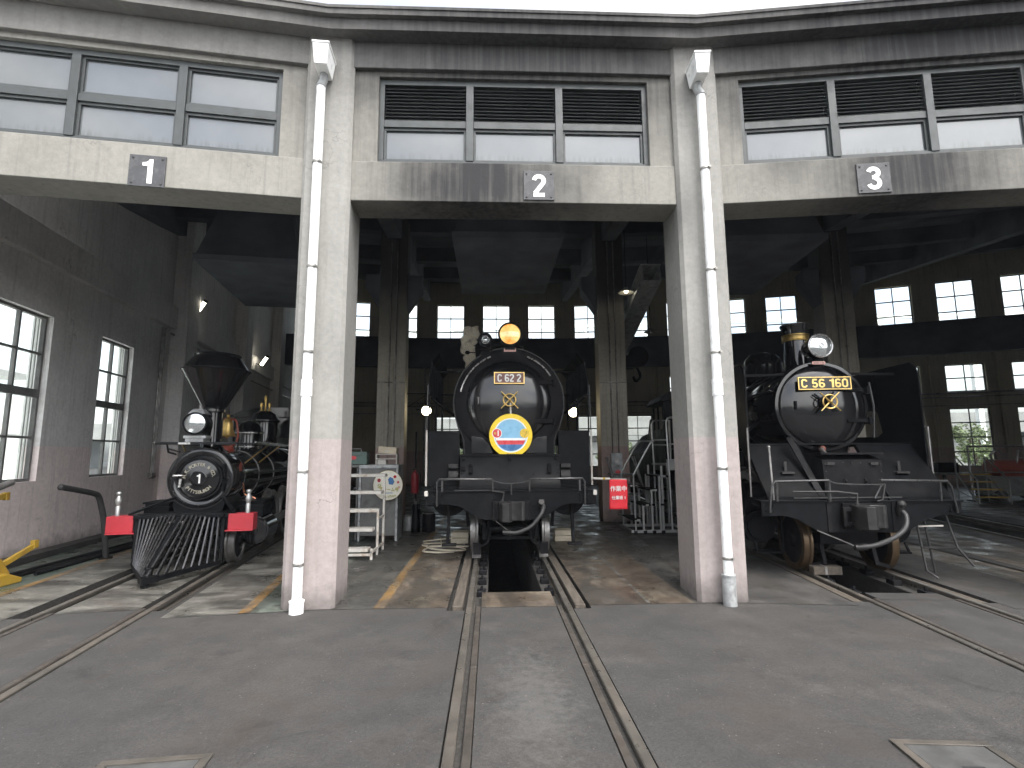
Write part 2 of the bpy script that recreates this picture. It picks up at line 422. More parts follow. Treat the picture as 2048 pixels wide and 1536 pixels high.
def floor_mat(name, cols, rough=(.2, .75), wear=(.3, .29, .26), wear_amt=.5, dark=(.03, .027, .023), dark_amt=.75, stretch=(1, .35, 1), sc=1.4):
    m, t, p = newmat(name)
    c = coords(t); cs = coords(t, 'world', stretch)
    col = mixc(t, rng(t, noise(t, c, 1.1, 6), .35, .65), cols[0], cols[1])
    col = mixc(t, rng(t, noise(t, cs, sc*1.7, 9, .7, .3), .49, .61, 0, wear_amt), col, wear)
    dk = rng(t, noise(t, cs, sc, 9, .66, .5), .47, .58, 0, dark_amt)
    col = mixc(t, dk, col, dark)
    sp = rng(t, noise(t, c, 7, 7, .7), .57, .66, 0, .8)
    col = mixc(t, sp, col, dark)
    fine = rng(t, noise(t, c, 90, 3), .3, .7, .85, 1.15)
    col = mixc(t, 1.0, col, fine, 'MULTIPLY')
    t.links.new(col, p.inputs['Base Color'])
    t.links.new(rng(t, noise(t, c, 2.2, 7, .6), .35, .65, *rough), p.inputs['Roughness'])
    bump(t, p, math_(t, 'ADD', noise(t, c, 4, 6), math_(t, 'MULTIPLY', noise(t, c, 55, 4), .25)), .35, .01)
    return m

M_ = {}
def setup_mats():
    m = M_
    beige = (.225, .218, .195); pink = (.30, .262, .25)
    m['pillar'] = concrete('painted_concrete_pillar', (.255, .25, .232), pink, soot=[(0, 7.6, 3.6, 1.35, .85), (5.5, 7.8, 4.5, .95, .85), (-2.4, 7.6, .9, .5, .5), (2.0, 4.9, .35, .6, .5)])
    m['lintel'] = concrete('painted_concrete_lintel', beige, soot=[(-.45, 5.3, 1.5, 1.1, 1.0), (-.1, 6.8, 3.2, 1.0, .88), (5.05, 5.3, 1.3, .9, .95), (3.6, 5.6, .5, .55, .5), (5.3, 6.9, 4.2, 1.25, .92), (2.8, 6.7, .8, .8, .6)], streaks=.5)
    m['cornice'] = concrete('sooty_concrete_cornice', (.18, .175, .165), soot=[(.2, 7.1, 4.2, 1.6, .86), (5.6, 7.2, 4.2, 1.5, .95), (-4.5, 7.0, 3, .3, .3)], streaks=.3)
    m['inwall'] = concrete('interior_wall_paint', (.44, .40, .31), (.40, .31, .27), streaks=.45)
    m['endwall'] = concrete('end_wall_paint', (.68, .665, .655), (.74, .65, .63), streaks=.3)
    m['column'] = concrete('interior_column_paint', (.40, .37, .31), (.38, .29, .26), streaks=.5, dark_top=(4.6, 6.2))
    m['roofin'] = pm('hazy_sooty_ceiling', (.08, .088, .105), .9, var=.4, scale=.8, kind='world')  # sooty ceiling lifted to blue-grey, veiling haze put into its colour
    m['hood'] = pm('smoke_hood_board', (.085, .093, .11), .85, var=.3, scale=1.2, kind='world')
    m['frame'] = pm('grey_green_steel_frame', (.042, .048, .048), .5, var=.2, scale=3, dirt=(.03,.03,.03), dirt_amt=.5, kind='world')
    m['louvre'] = pm('louvre_steel', (.045, .05, .05), .45, var=.25, scale=4, dirt=(.015,.015,.015), dirt_amt=.7, kind='world')
    m['sash'] = pm('window_sash_paint', (.13, .13, .125), .6, var=.2, kind='world')
    m['white_sash'] = pm('end_window_aluminium', (.55, .56, .54), .4, var=.1, kind='world')
    m['glass'] = glass('clear_window_glass')
    m['dglass'] = glass('dusty_window_glass', dirt=.22)
    # frosted wired glass of the facade
    mm, t, p = newmat('frosted_glass'); c = coords(t)
    col = mixc(t, rng(t, noise(t, c, 1.2, 5), .3, .7), (.085, .095, .10), (.12, .13, .135))
    sx = nd(t, 'ShaderNodeSeparateXYZ'); t.links.new(c, sx.inputs[0])
    dz = math_(t, 'ADD', sx.outputs[2], math_(t, 'MULTIPLY', noise(t, coords(t, 'world', (22, 22, 1.2)), 1, 5), -.35))
    dirtf = math_(t, 'MULTIPLY', rng(t, dz, 5.36, 5.52, 1, 0), rng(t, noise(t, c, 1.6, 3), .4, .6, .35, 1))
    col = mixc(t, dirtf, col, (.05, .055, .045))
    t.links.new(col, p.inputs['Base Color']); p.inputs['Roughness'].default_value = .06; p.inputs['IOR'].default_value = 1.75
    m['frost'] = mm
    m['pipe'] = pm('white_drainpipe', (.80, .81, .80), .38, var=.04, scale=2, dirt=(.35,.34,.32), dirt_amt=.45, dscale=5)
    m['clamp'] = pm('pipe_clamp_steel', (.30, .29, .27), .4, .6, var=.3)
    m['zinc'] = pm('weathered_zinc', (.36, .37, .37), .5, .35, var=.3, scale=8, dirt=(.1,.095,.09), dirt_amt=.6, dscale=6)
    m['plate'] = pm('grey_enamel_plate', (.04, .041, .044), .55, var=.2, scale=9, dirt=(.2,.2,.2), dirt_amt=.25, dscale=14)
    m['wpaint'] = pm('white_lettering_paint', (.78, .77, .74), .5, var=.06, scale=20, dirt=(.4,.4,.38), dirt_amt=.35, dscale=16)
    m['asphalt'] = asphalt('asphalt_yard', (.037, .0365, .0358), (.052, .0485, .0445))
    m['floor_brown'] = floor_mat('oily_brown_floor', ((.055, .042, .031), (.095, .075, .056)), wear=(.20, .175, .135), wear_amt=.4, dark_amt=.85)
    m['floor_grey'] = floor_mat('dark_grey_floor', ((.034, .034, .032), (.052, .051, .046)), wear=(.12, .112, .095), wear_amt=.35, dark_amt=.85)
    m['floor_pale'] = floor_mat('worn_pale_floor', ((.075, .072, .063), (.115, .112, .098)), wear=(.22, .212, .188), wear_amt=.5, dark=(.03,.029,.025), dark_amt=.85, stretch=(.5, 1.4, 1), sc=1.8)
    m['floor_green'] = floor_mat('faded_green_floor', ((.05, .068, .055), (.075, .092, .076)), wear=(.2, .2, .175), wear_amt=.5, dark_amt=.6)
    m['floor_black'] = floor_mat('dark_cinder_floor', ((.03, .029, .028), (.045, .043, .040)), wear=(.10, .09, .08), wear_amt=.35, rough=(.5, .9))
    m['orange'] = floor_mat('worn_orange_line', ((.15, .085, .028), (.19, .115, .042)), wear=(.15, .13, .10), wear_amt=.85, dark=(.06,.05,.04), dark_amt=.75, sc=3)
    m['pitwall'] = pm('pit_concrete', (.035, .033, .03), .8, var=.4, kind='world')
    m['rail'] = pm('rusty_rail', (.06, .053, .046), .5, .25, var=.3, scale=7, dirt=(.06,.045,.035), dirt_amt=.7, dscale=6, kind='world')
    m['railtop'] = pm('polished_rail_head', (.10, .092, .08), .36, .35, var=.25, scale=4, dirt=(.13,.11,.09), dirt_amt=.8, dscale=1.5, kind='world')
    m['ballast'] = pm('groove_dirt', (.032, .03, .027), .95, var=.5, scale=30, kind='world', bmp=.6, bscale=40)
    m['timber'] = pm('creosoted_timber', (.07, .058, .045), .85, var=.4, scale=3, bmp=.4, bscale=30, streak=(8, 1, 8))
    m['blk'] = black_paint('oily_black_paint', (.0055, .006, .007), .30, .50, .35, .11, (.024, .023, .022))
    m['blk_gloss'] = black_paint('polished_black_paint', (.007, .007, .008), .05, .14, .10, .6)
    m['blk_door'] = black_paint('smokebox_black_enamel', (.008, .008, .009), .07, .20, .22, .6, dust=(.05,.048,.042))
    m['blk_matt'] = black_paint('matt_black_steel', (.008, .008, .009), .45, .7, .5, .10, dust=(.026,.025,.024))
    m['iron'] = pm('dark_worn_iron', (.03, .029, .029), .45, .5, var=.35, scale=9, dirt=(.07,.065,.06), dirt_amt=.45, dscale=7)
    m['barpaint'] = pm('cowcatcher_bar_paint', (.05, .05, .052), .28, .5, var=.3, scale=6)
    m['railpaint'] = pm('worn_black_handrail', (.065, .065, .065), .36, .6, var=.3, scale=9)
    m['dull_letter'] = pm('tarnished_letter_paint', (.30, .28, .22), .5, var=.15, scale=20)
    m['steel'] = pm('bright_steel', (.55, .54, .52), .28, .95, var=.15, scale=8)
    m['dsteel'] = pm('dull_steel', (.28, .27, .26), .42, .8, var=.3, scale=8, dirt=(.06,.055,.05), dirt_amt=.6)
    m['brass'] = pm('polished_brass', (.74, .52, .19), .40, .95, var=.15, scale=10)
    m['dull_brass'] = pm('dull_brass', (.42, .29, .10), .42, .9, var=.25, scale=10)
    m['copper'] = pm('copper_pipe', (.65, .30, .18), .3, .9, var=.2, scale=9)
    m['maroon'] = pm('maroon_enamel', (.16, .06, .045), .35, var=.15, scale=9)
    m['plate_blk'] = pm('black_enamel_plate', (.03, .028, .026), .35, var=.15)
    m['red'] = pm('red_beam_paint', (.36, .022, .032), .42, var=.12, scale=6, dirt=(.25,.03,.04), dirt_amt=.4)
    m['redbell'] = pm('red_oxide_paint', (.26, .05, .03), .35, var=.15)
    m['tread'] = pm('rusty_tyre_tread', (.105, .072, .042), .38, .55, var=.35, scale=6, dirt=(.12,.07,.035), dirt_amt=.8, dscale=4)
    m['lamp_amber'] = None
    m['pinkplate'] = pm('pink_caution_plate', (.72, .42, .36), .5, var=.08)
    m['greyglyph'] = pm('faded_grey_ink', (.34, .22, .2), .6)
    m['rubber'] = pm('black_rubber', (.025, .025, .025), .6, var=.2)
    m['yellow'] = pm('chipped_yellow_paint', (.33, .21, .025), .5, var=.15, scale=6, dirt=(.22,.13,.05), dirt_amt=.6, dscale=5)
    m['wsteel'] = pm('chipped_white_steel', (.50, .48, .44), .5, var=.1, scale=6, dirt=(.25,.17,.11), dirt_amt=.75, dscale=5)
    m['alu'] = pm('brushed_aluminium', (.40, .40, .39), .42, .8, var=.12, scale=6)
    m['greypaint'] = pm('scuffed_grey_cabinet', (.15, .15, .145), .5, var=.25, scale=3, dirt=(.05,.048,.045), dirt_amt=.7, dscale=3)
    m['board'] = pm('cream_board', (.72, .70, .60), .5, var=.05)
    m['olive'] = pm('olive_lettering', (.36, .33, .05), .5)
    m['flag'] = pm('red_banner_cloth', (.66, .022, .035), .6, var=.1, scale=4)
    m['hm_yellow'] = pm('yellow_sign_enamel', (.86, .60, .02), .3, var=.03)
    m['hm_white'] = pm('white_sign_enamel', (.80, .81, .80), .3, var=.03)
    m['hm_blue'] = pm('pale_blue_sign_enamel', (.22, .47, .66), .3, var=.08)
    m['hm_red'] = pm('red_sign_enamel', (.62, .05, .06), .3, var=.05)
    m['hm_gold'] = pm('gold_sign_enamel', (.62, .42, .06), .3, .4, var=.2, scale=20)
    m['hm_dark'] = pm('dark_sign_ink', (.03, .03, .035), .4)
    m['hm_dblue'] = pm('blue_sign_enamel', (.05, .16, .36), .3)
    m['greenbox'] = pm('green_toolbox', (.09, .14, .12), .5, var=.2)
    m['card'] = pm('cream_carton', (.50, .44, .33), .8, var=.12)
    m['paleblock'] = pm('pale_timber_block', (.62, .56, .44), .7, var=.15, scale=4, dirt=(.2,.16,.11), dirt_amt=.5)
    m['bulb'] = emit('lit_bulb', (1.0, .88, .60), 6)
    m['tube'] = emit('lit_tube', (1.0, .93, .75), 5)
    m['shade'] = pm('enamel_lamp_shade', (.30, .28, .24), .4, var=.2)
    m['annex'] = pm('white_annex_panel', (.90, .92, .89), .6, var=.04, kind='world')
    m['annex_grey'] = pm('grey_annex_steel', (.42, .43, .42), .5, var=.1, kind='world')
    m['leaf'] = pm('hedge_leaf', (.13, .165, .075), .6, var=.5, scale=2, kind='world')
    m['bark'] = pm('tree_bark', (.09, .07, .05), .9, var=.3)
    m['viaduct'] = pm('grey_viaduct_concrete', (.30, .30, .29), .8, var=.15, scale=.5, kind='world')
    m['hatch'] = pm('steel_hatch_plate', (.055, .055, .053), .8, .1, var=.25, scale=6, dirt=(.03,.029,.027), dirt_amt=.7, dscale=5, kind='world')
    # amber lit headlamp
    mm = bpy.data.materials.new('amber_lamp_lens'); mm.use_nodes = True; t = mm.node_tree; t.nodes.clear()
    o = nd(t, 'ShaderNodeOutputMaterial'); e = nd(t, 'ShaderNodeEmission'); c = coords(t, 'object')
    n = noise(t, c, 5, 4, .55)
    e.inputs[1].default_value = .42
    t.links.new(mixc(t, rng(t, n, .38, .62), (1.0, .33, .04), (1.0, .74, .25)), e.inputs[0])
    g = nd(t, 'ShaderNodeBsdfGlossy'); g.inputs['Roughness'].default_value = .1
    mxs = nd(t, 'ShaderNodeMixShader'); mxs.inputs[0].default_value = .12
    t.links.new(e.outputs[0], mxs.inputs[1]); t.links.new(g.outputs[0], mxs.inputs[2]); t.links.new(mxs.outputs[0], o.inputs[0])
    m['amber'] = mm
    mm, t, p = newmat('clear_lamp_lens'); p.inputs['Base Color'].default_value = (.55, .58, .58, 1); p.inputs['Metallic'].default_value = .8
    p.inputs['Roughness'].default_value = .12; p.inputs['Coat Weight'].default_value = 1; p.inputs['Coat Roughness'].default_value = .02
    c = coords(t, 'object'); bump(t, p, noise(t, c, 5, 2), .15, .03)
    m['lens'] = mm
    # steam
    mm = bpy.data.materials.new('steam_vapour'); mm.use_nodes = True; t = mm.node_tree; t.nodes.clear()
    o = nd(t, 'ShaderNodeOutputMaterial'); pv = nd(t, 'ShaderNodeVolumePrincipled')
    pv.inputs['Color'].default_value = (.97, .93, .84, 1); pv.inputs['Anisotropy'].default_value = .2
    c = coords(t, 'object'); n = noise(t, c, 7, 5, .6)
    t.links.new(rng(t, n, .38, .62, 3, 26), pv.inputs['Density']); t.links.new(pv.outputs[0], o.inputs['Volume'])
    m['steam'] = mm
setup_mats()

# ------------------------------------------------------------------ layout
OY, AP = -28.13, 34.46                 # fan centre, apothem of the facade line
T4 = math.tan(R(4))
def bayM(k): a = R(8*k); return T(AP*math.sin(a), AP*math.cos(a)+OY, 0) @ RZ(-a)
def bisM(j, r=AP/math.cos(R(4))): a = R(8*j+4); return T(r*math.sin(a), r*math.cos(a)+OY, 0) @ RZ(-a)
def hw(y): return (AP+y)*T4
TRK = [(-4.77, 6.39, -8.3, 4.6), (0, 6.30, 0, .60), (4.72, 6.29, 5.7, .25), (9.45, 5.05, 14.5, 1.2)]
def trkM(i): x, y, a, _ = TRK[i]; return T(x, y, 0) @ RZ(-R(a))
BAYS = range(-1, 4)
BACK = 23.9
# end wall line
EW_A = Vector((-8.28, 9.1, 0)); EW_ANG = R(8.3)
EWM = T(*EW_A) @ RZ(EW_ANG) @ RZ(math.pi/2)   # local x along the wall (into shed), local y pointing -X (outwards)

# ------------------------------------------------------------------ ground
def loop(bm, pts, z):
    vs = [bm.verts.new((p[0], p[1], z)) for p in pts]
    return [bm.edges.new((vs[i], vs[(i+1) % len(vs)])) for i in range(len(vs))]
def track_outline(i, d=0):
    s0 = TRK[i][3]; M = trkM(i)
    p = [(-.615,-9),(-.43,-9),(-.43,s0),(.43,s0),(.43,-9),(.615,-9),(.615,-.15),(.82,-.15),(.82,23),(-.82,23),(-.82,-.15),(-.615,-.15)]
    return [M @ Vector((x, y, 0)) for x, y in p]
g = B()
ed = loop(g.bm, [(-160,-160),(160,-160),(160,160),(-160,160)], -.004)
for i in range(4): ed += loop(g.bm, track_outline(i), -.004)
bmesh.ops.triangle_fill(g.bm, use_beauty=True, use_dissolve=False, edges=ed)
struct(g.obj('ground', M_['asphalt'], smooth=0))

# shed floor: one sheet per painted zone
def poly_sheet(name, pts, mat, z=0.0):
    b = B(); vs = [b.bm.verts.new((p[0], p[1], z)) for p in pts]; b.f(vs)
    f = b.bm.faces[:] 
    bmesh.ops.recalc_face_normals(b.bm, faces=f)
    b.bm.faces.ensure_lookup_table()
    if b.bm.faces[0].normal.z < 0: bmesh.ops.reverse_faces(b.bm, faces=b.bm.faces[:])
    me = bpy.data.meshes.new(name); b.bm.to_mesh(me); b.bm.free(); me.materials.append(mat)
    o = bpy.data.objects.new(name, me); COL.objects.link(o); return struct(o)
def on_ref(k, i, x):        # where the line local-x = x of track i meets the facade line of bay k and the back line
    Mb, Mt = bayM(k), trkM(i); inv = Mb.inverted() @ Mt
    p = inv @ Vector((x, 0, 0)); d = (inv.to_3x3() @ Vector((0, 1, 0)))
    res = []
    for y in (-.06, BACK-.05):
        t = (y-p.y)/d.y; q = p+d*t; res.append(Mb @ Vector((q.x, q.y, 0)))
    return res
def zone(name, k, i, xa, xb, mat, z=0.0):
    Mb = bayM(k)
    L = ([Mb @ Vector((-hw(-.06)+.0, -.06, 0)), Mb @ Vector((-hw(BACK-.05), BACK-.05, 0))] if xa is None else on_ref(k, i, xa))
    Rr = ([Mb @ Vector((hw(-.06), -.06, 0)), Mb @ Vector((hw(BACK-.05), BACK-.05, 0))] if xb is None else on_ref(k, i, xb))
    return poly_sheet(name, [L[0], Rr[0], Rr[1], L[1]], mat, z)
m = M_
zone('floor', -1, 0, None, -1.62, m['floor_green']); zone('floor', -1, 0, -1.62, -.82, m['floor_pale'])
zone('floor', -1, 0, .82, 1.66, m['floor_pale']); zone('floor', -1, 0, 1.66, None, m['floor_green'])
zone('floor', -1, 0, 1.60, 1.72, m['orange'], .004); zone('floor', -1, 0, -1.70, -1.58, m['orange'], .004)
zone('floor', 0, 1, None, -1.6, m['floor_grey']); zone('floor', 0, 1, -1.6, -.82, m['floor_brown'])
zone('floor', 0, 1, .82, 2.05, m['floor_brown']); zone('floor', 0, 1, 2.05, None, m['floor_grey'])
zone('floor', 0, 1, -1.66, -1.54, m['orange'], .004); zone('floor', 0, 1, 1.5, 1.54, m['floor_pale'], .004)
zone('floor', 1, 2, None, -.82, m['floor_black']); zone('floor', 1, 2, .82, 1.9, m['floor_black']); zone('floor', 1, 2, 1.9, 2.6, m['floor_brown'])
zone('floor', 1, 2, 2.6, None, m['floor_black'])
zone('floor', 2, 3, None, -1.3, m['floor_brown']); zone('floor', 2, 3, -1.3, -.82, m['floor_black'])
zone('floor', 2, 3, .82, 1.6, m['floor_black']); zone('floor', 2, 3, 1.6, None, m['floor_brown'])
b = B(bayM(3)); b.quad((-hw(-.06), -.06, 0), (hw(-.06), -.06, 0), (hw(BACK-.05), BACK-.05, 0), (-hw(BACK-.05), BACK-.05, 0)); struct(b.obj('floor', m['floor_grey'], smooth=0))
# strips of floor between the rails in front of each pit (inside the shed)
for i, k in ((0,-1), (1,0), (2,1), (3,2)):
    Mt = trkM(i); s0 = TRK[i][3]
    b = B(Mt); b.quad((-.43, -.05, 0), (.43, -.05, 0), (.43, s0, 0), (-.43, s0, 0))
    struct(b.obj('floor', [m['floor_pale'], m['floor_brown'], m['asphalt'], m['floor_brown']][i], smooth=0))

# ------------------------------------------------------------------ tracks
TL = ['railway track running out of stall one under the cowcatcher', 'railway track of stall two with a deep open pit under the yellow roundel',
      'railway track running out of stall three under the engine with rusty tyres', 'railway track of the empty stall beyond stall three']
for i in range(4):
    M = trkM(i); s0 = TRK[i][3]
    t = thing('railway_track', TL[i], 'railway track', M=M, group='tracks fanning into the roundhouse')
    b = B()
    for sg in (-1, 1):
        X = lambda x: sg*x
        b.quad((X(.36),-9,-.09),(X(.83),-9,-.09),(X(.83),23,-.09),(X(.36),23,-.09))
        for x, ya, yb in ((.615,-9,-.15),(.82,-.15,23),(.43,-9,s0)):
            b.quad((X(x),ya,-.09),(X(x),yb,-.09),(X(x),yb,-.002),(X(x),ya,-.002))
        b.quad((X(.615),-.15,-.09),(X(.82),-.15,-.09),(X(.82),-.15,-.002),(X(.615),-.15,-.002)); b.quad((X(.43),-9,-.035),(X(.535),-9,-.035),(X(.535),-.15,-.035),(X(.43),-.15,-.035))
        b.quad((X(.43),s0,-.09),(X(.36),s0,-.09),(X(.36),s0,-.002),(X(.43),s0,-.002))
    b.obj('groove', m['ballast'], t, smooth=0)
    b = B()
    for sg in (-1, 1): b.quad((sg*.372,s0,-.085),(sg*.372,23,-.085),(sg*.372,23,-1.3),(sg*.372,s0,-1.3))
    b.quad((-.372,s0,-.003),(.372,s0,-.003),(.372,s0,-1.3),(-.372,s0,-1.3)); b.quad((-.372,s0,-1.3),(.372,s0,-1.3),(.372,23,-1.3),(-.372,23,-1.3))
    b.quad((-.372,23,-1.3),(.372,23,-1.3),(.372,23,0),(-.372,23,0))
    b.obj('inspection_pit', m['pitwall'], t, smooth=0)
    for sg in (-1, 1):
        b = B()       # head profile, web and foot
        b.prism([(sg*x, z) for x, z in ((.533,.006),(.540,.012),(.594,.012),(.601,.006),(.601,-.028),(.576,-.034),(.576,-.07),(.62,-.085),(.514,-.085),(.558,-.07),(.558,-.034),(.533,-.028))], 'xz', -9, 23)
        b.mi = 0
        b.obj('rail', m['railtop'], t, smooth=30)
        b = B()
        for a, c in ((-9, -4.3), (-4.29, -1.75), (-1.74, -.02)): b.prism([(sg*x, z) for x, z in ((.437,.004),(.488,.004),(.494,-.01),(.494,-.085),(.437,-.085))], 'xz', a, c)
        b.obj('guard_rail', m['rail'], t, bevel=.004)
        if i != 0:
            b = B(); b.box(min(sg*.64, sg*.76), max(sg*.64, sg*.76), -.10, 9, -.08, -.015 if i != 1 else .03); b.obj('side_timber', m['timber'], t, bevel=.012)
        for q in range(5):
            b = B(); y = s0+.12+q*.62
            for x in (.395,): b.box(min(sg*.385, sg*.50), max(sg*.385, sg*.50), y, y+.17, -.09, -.02)
            b.cyl((sg*.44, y+.085, -.03), (sg*.44, y+.085, .03), .018)
            b.obj('rail_chair', m['blk_matt'], t, bevel=.008)

# hatches in the yard
def hatch(name, label, c, rz, w, d):
    t = thing(name, label, 'hatch', (*c, 0), rz, 'steel hatches in the yard')
    b = B()
    for a in ((-w/2, w/2, -d/2, -d/2+.05), (-w/2, w/2, d/2-.05, d/2), (-w/2, -w/2+.05, -d/2+.05, d/2-.05), (w/2-.05, w/2, -d/2+.05, d/2-.05)): b.box(*a, -.02, .010)
    b.obj('rim', m['railtop'], t, bevel=.003)
    b = B(); b.box(-w/2+.055, w/2-.055, -d/2+.055, d/2-.055, -.02, .006); b.obj('lid', m['hatch'], t, bevel=.003)
    b = B(); b.box(-.06, .06, -.012, .012, .0, .008); b.obj('lift_slot', m['rubber'], t)
hatch('steel_hatch', 'steel hatch lid in the asphalt between the tracks of stalls two and three', (2.34, 3.02), R(-6), .56, .56)
hatch('steel_hatch', 'steel hatch lid in the asphalt between the tracks of stalls one and two', (-2.22, 3.10), R(5), .60, .52)

# ------------------------------------------------------------------ roundhouse
H = thing('roundhouse', 'sooty concrete engine roundhouse with numbered stalls and tall drainpiped pillars', 'building')
for j in range(-2, 4):
    b = B(bisM(j)); w2, c = .30, .045
    b.prism([(-w2,-.05+c),(-w2+c,-.05),(w2-c,-.05),(w2,-.05+c),(w2,.68),(-w2,.68)], 'xy', -.06, 7.19)
    b.obj('pillar', m['pillar'], H, smooth=0, bevel=.006)
for k in BAYS:
    b = B(bayM(k)); b.box(-2.13, 2.13, .03, .55, 4.96, 5.50)
    b.obj('lintel_beam', m['lintel'], H, smooth=0, bevel=.012)
    b = B(bayM(k)); b.wall(-2.13, 2.13, 5.50, 6.80, [(-1.80, 1.80, 5.46, 6.73)], .065, .5)
    b.obj('window_surround', m['lintel'], H, smooth=0)
    b = B(bayM(k)); b.box(-2.13, 2.13, .0, .55, 6.80, 7.185)
    b.obj('top_beam', m['cornice'], H, smooth=0, bevel=.012)
    wb = B(bayM(k))       # window bank: frame, panes, louvres
    y0, y1 = .12, .22
    for x0, x1, z0, z1 in ((-1.8,1.8,5.50,5.57),(-1.8,1.8,6.66,6.73),(-1.8,-1.735,5.57,6.66),(1.735,1.8,5.57,6.66)): wb.box(x0, x1, y0, y1, z0, z1)
    for x in (-.6, .6): wb.box(x-.05, x+.05, y0-.012, y1, 5.57, 6.66)
    for x0, x1 in ((-1.735,-.65),(-.55,.55),(.65,1.735)): wb.box(x0, x1, y0+.006, y1, 6.045, 6.145)
    fr = wb.obj('window_bank', m['frame'], H, bevel=.006)
    for n, (x0, x1) in enumerate(((-1.735,-.65),(-.55,.55),(.65,1.735))):
        rows = [(5.57, 6.045)] + ([(6.145, 6.66)] if k == -1 else [])
        for z0, z1 in rows:
            b = B(bayM(k))      # sash round the pane
            for q in ((x0,x1,z0,z0+.035),(x0,x1,z1-.035,z1),(x0,x0+.03,z0+.035,z1-.035),(x1-.03,x1,z0+.035,z1-.035)): b.box(q[0], q[1], y0+.03, y1-.01, q[2], q[3])
            b.obj('sash', m['frame'], fr, bevel=.003)
            b = B(bayM(k)); b.box(x0+.028, x1-.028, y0+.06, y0+.068, z0+.033, z1-.033)
            b.obj('pane', m['frost'], fr, smooth=0)
        if k != -1:
            b = B(bayM(k)); nb = 10
            for q in range(nb):
                z = 6.155+(.50/nb)*q
                b.prism([(y0+.015, z), (y0+.022, z-.006), (y1-.01, z+.052), (y1-.016, z+.058)], 'yz', x0+.01, x1-.01)
            b.obj('louvre', m['louvre'], fr, smooth=0)
            b = B(bayM(k)); b.box(x0, x1, y1+.02, y1+.03, 6.12, 6.68); b.obj('louvre_backing', m['roofin'], fr, smooth=0)
# cornice, mitred at the pillars
prof = [(.55,7.185),(-.20,7.185),(-.20,7.34),(-.27,7.34),(-.27,7.425),(.55,7.47)]
b = B()
for k in BAYS:
    Mb = bayM(k)
    A = [b.bm.verts.new(Mb @ Vector((-hw(y), y, z))) for y, z in prof]; C = [b.bm.verts.new(Mb @ Vector((hw(y), y, z))) for y, z in prof]
    for q in range(len(prof)-1): b.f([A[q], C[q], C[q+1], A[q+1]])
b.obj('cornice', m['cornice'], H, smooth=0)
b = B()
pr = [(-.285,7.415),(-.285,7.455),(-.20,7.475),(-.20,7.44)]
for k in BAYS:
    Mb = bayM(k)
    A = [b.bm.verts.new(Mb @ Vector((-hw(y), y, z))) for y, z in pr]; C = [b.bm.verts.new(Mb @ Vector((hw(y), y, z))) for y, z in pr]
    for q in range(4): b.f([A[q], C[q], C[(q+1)%4], A[(q+1)%4]])
b.obj('roof_edge_trim', m['cornice'], H, smooth=0)
# roof
b = B()
for k in BAYS:
    Mb = bayM(k)
    def P(sx, y, z): return b.bm.verts.new(Mb @ Vector((sx*hw(y), y, z)))
    lo = [P(-1,.5,7.19), P(1,.5,7.19), P(1,BACK+.5,12.0), P(-1,BACK+.5,12.0)]
    hi = [P(-1,.5,7.46), P(1,.5,7.46), P(1,BACK+.5,12.3), P(-1,BACK+.5,12.3)]
    b.f(lo); b.f(hi); 
    for q in range(4): b.f([lo[q], lo[(q+1)%4], hi[(q+1)%4], hi[q]])
b.obj('roof_slab', m['roofin'], H, smooth=0)
# rafters and cross beams
for j in range(-2, 4):
    b = B(bisM(j)); 
    b.prism([(.5,6.35),(7.6,7.6),(24.5,10.9),(24.5,11.9),(.5,7.25)], 'yz', -.19, .19); b.obj('rafter', m['roofin'], H, smooth=0)
for k in BAYS:
    for y, z in ((4.2, 7.55), (8.0, 8.25), (12.5, 9.1), (17, 10.0)):
        b = B(bayM(k)); b.box(-hw(y)+.18, hw(y)-.18, y-.14, y+.14, z-.25, z+.28); b.obj('cross_beam', m['roofin'], H, smooth=0)
# inner columns
for j in range(-1, 4):
    Mb = bisM(j) @ T(0, 7.65, 0)
    b = B(Mb); b.box(-.36, .36, -.38, .38, -.02, 8.1); o = b.obj('inner_column', m['column'], H, smooth=0, bevel=.015)
    b = B(Mb); b.prism([(-.36,5.6),(-.75,6.2),(-.75,6.55),(-.36,6.55)], 'xz', -.28, .28); b.prism([(.36,5.6),(.75,6.2),(.75,6.55),(.36,6.55)], 'xz', -.28, .28); b.obj('bracket', m['roofin'], o, smooth=0)
    b = B(Mb)
    for x in (-.06, .10):
        b.tube([(x, -.41, 1.75), (x, -.41, 7.5)], .018, 8)
        for z in (2.6, 3.5, 4.4): b.box(x-.03, x+.03, -.435, -.38, z, z+.03)
    b.tube([(-.36, -.42, 3.6), (.36, -.42, 3.6)], .015, 6)
    b.obj('conduit', m['dsteel'], o)
    if j == 0:
        b = B(Mb); b.box(-.13, .17, -.50, -.382, 1.05, 1.75); sb = b.obj('switch_box', m['zinc'], H, bevel=.012)
        b = B(Mb); b.cyl((.03, -.50, 1.25), (.03, -.56, 1.25), .055); b.lathe([(.07,-.03),(.0,-.04)], Mb.inverted() @ Mb @ T(.03,-.5,1.25) @ AXY, 16, cap0=False); b.obj('red_button', m['hm_red'], sb)
        b = B(Mb); b.cyl((.02, -.50, 1.55), (.02, -.512, 1.55), .06); b.obj('dial', m['dsteel'], sb)
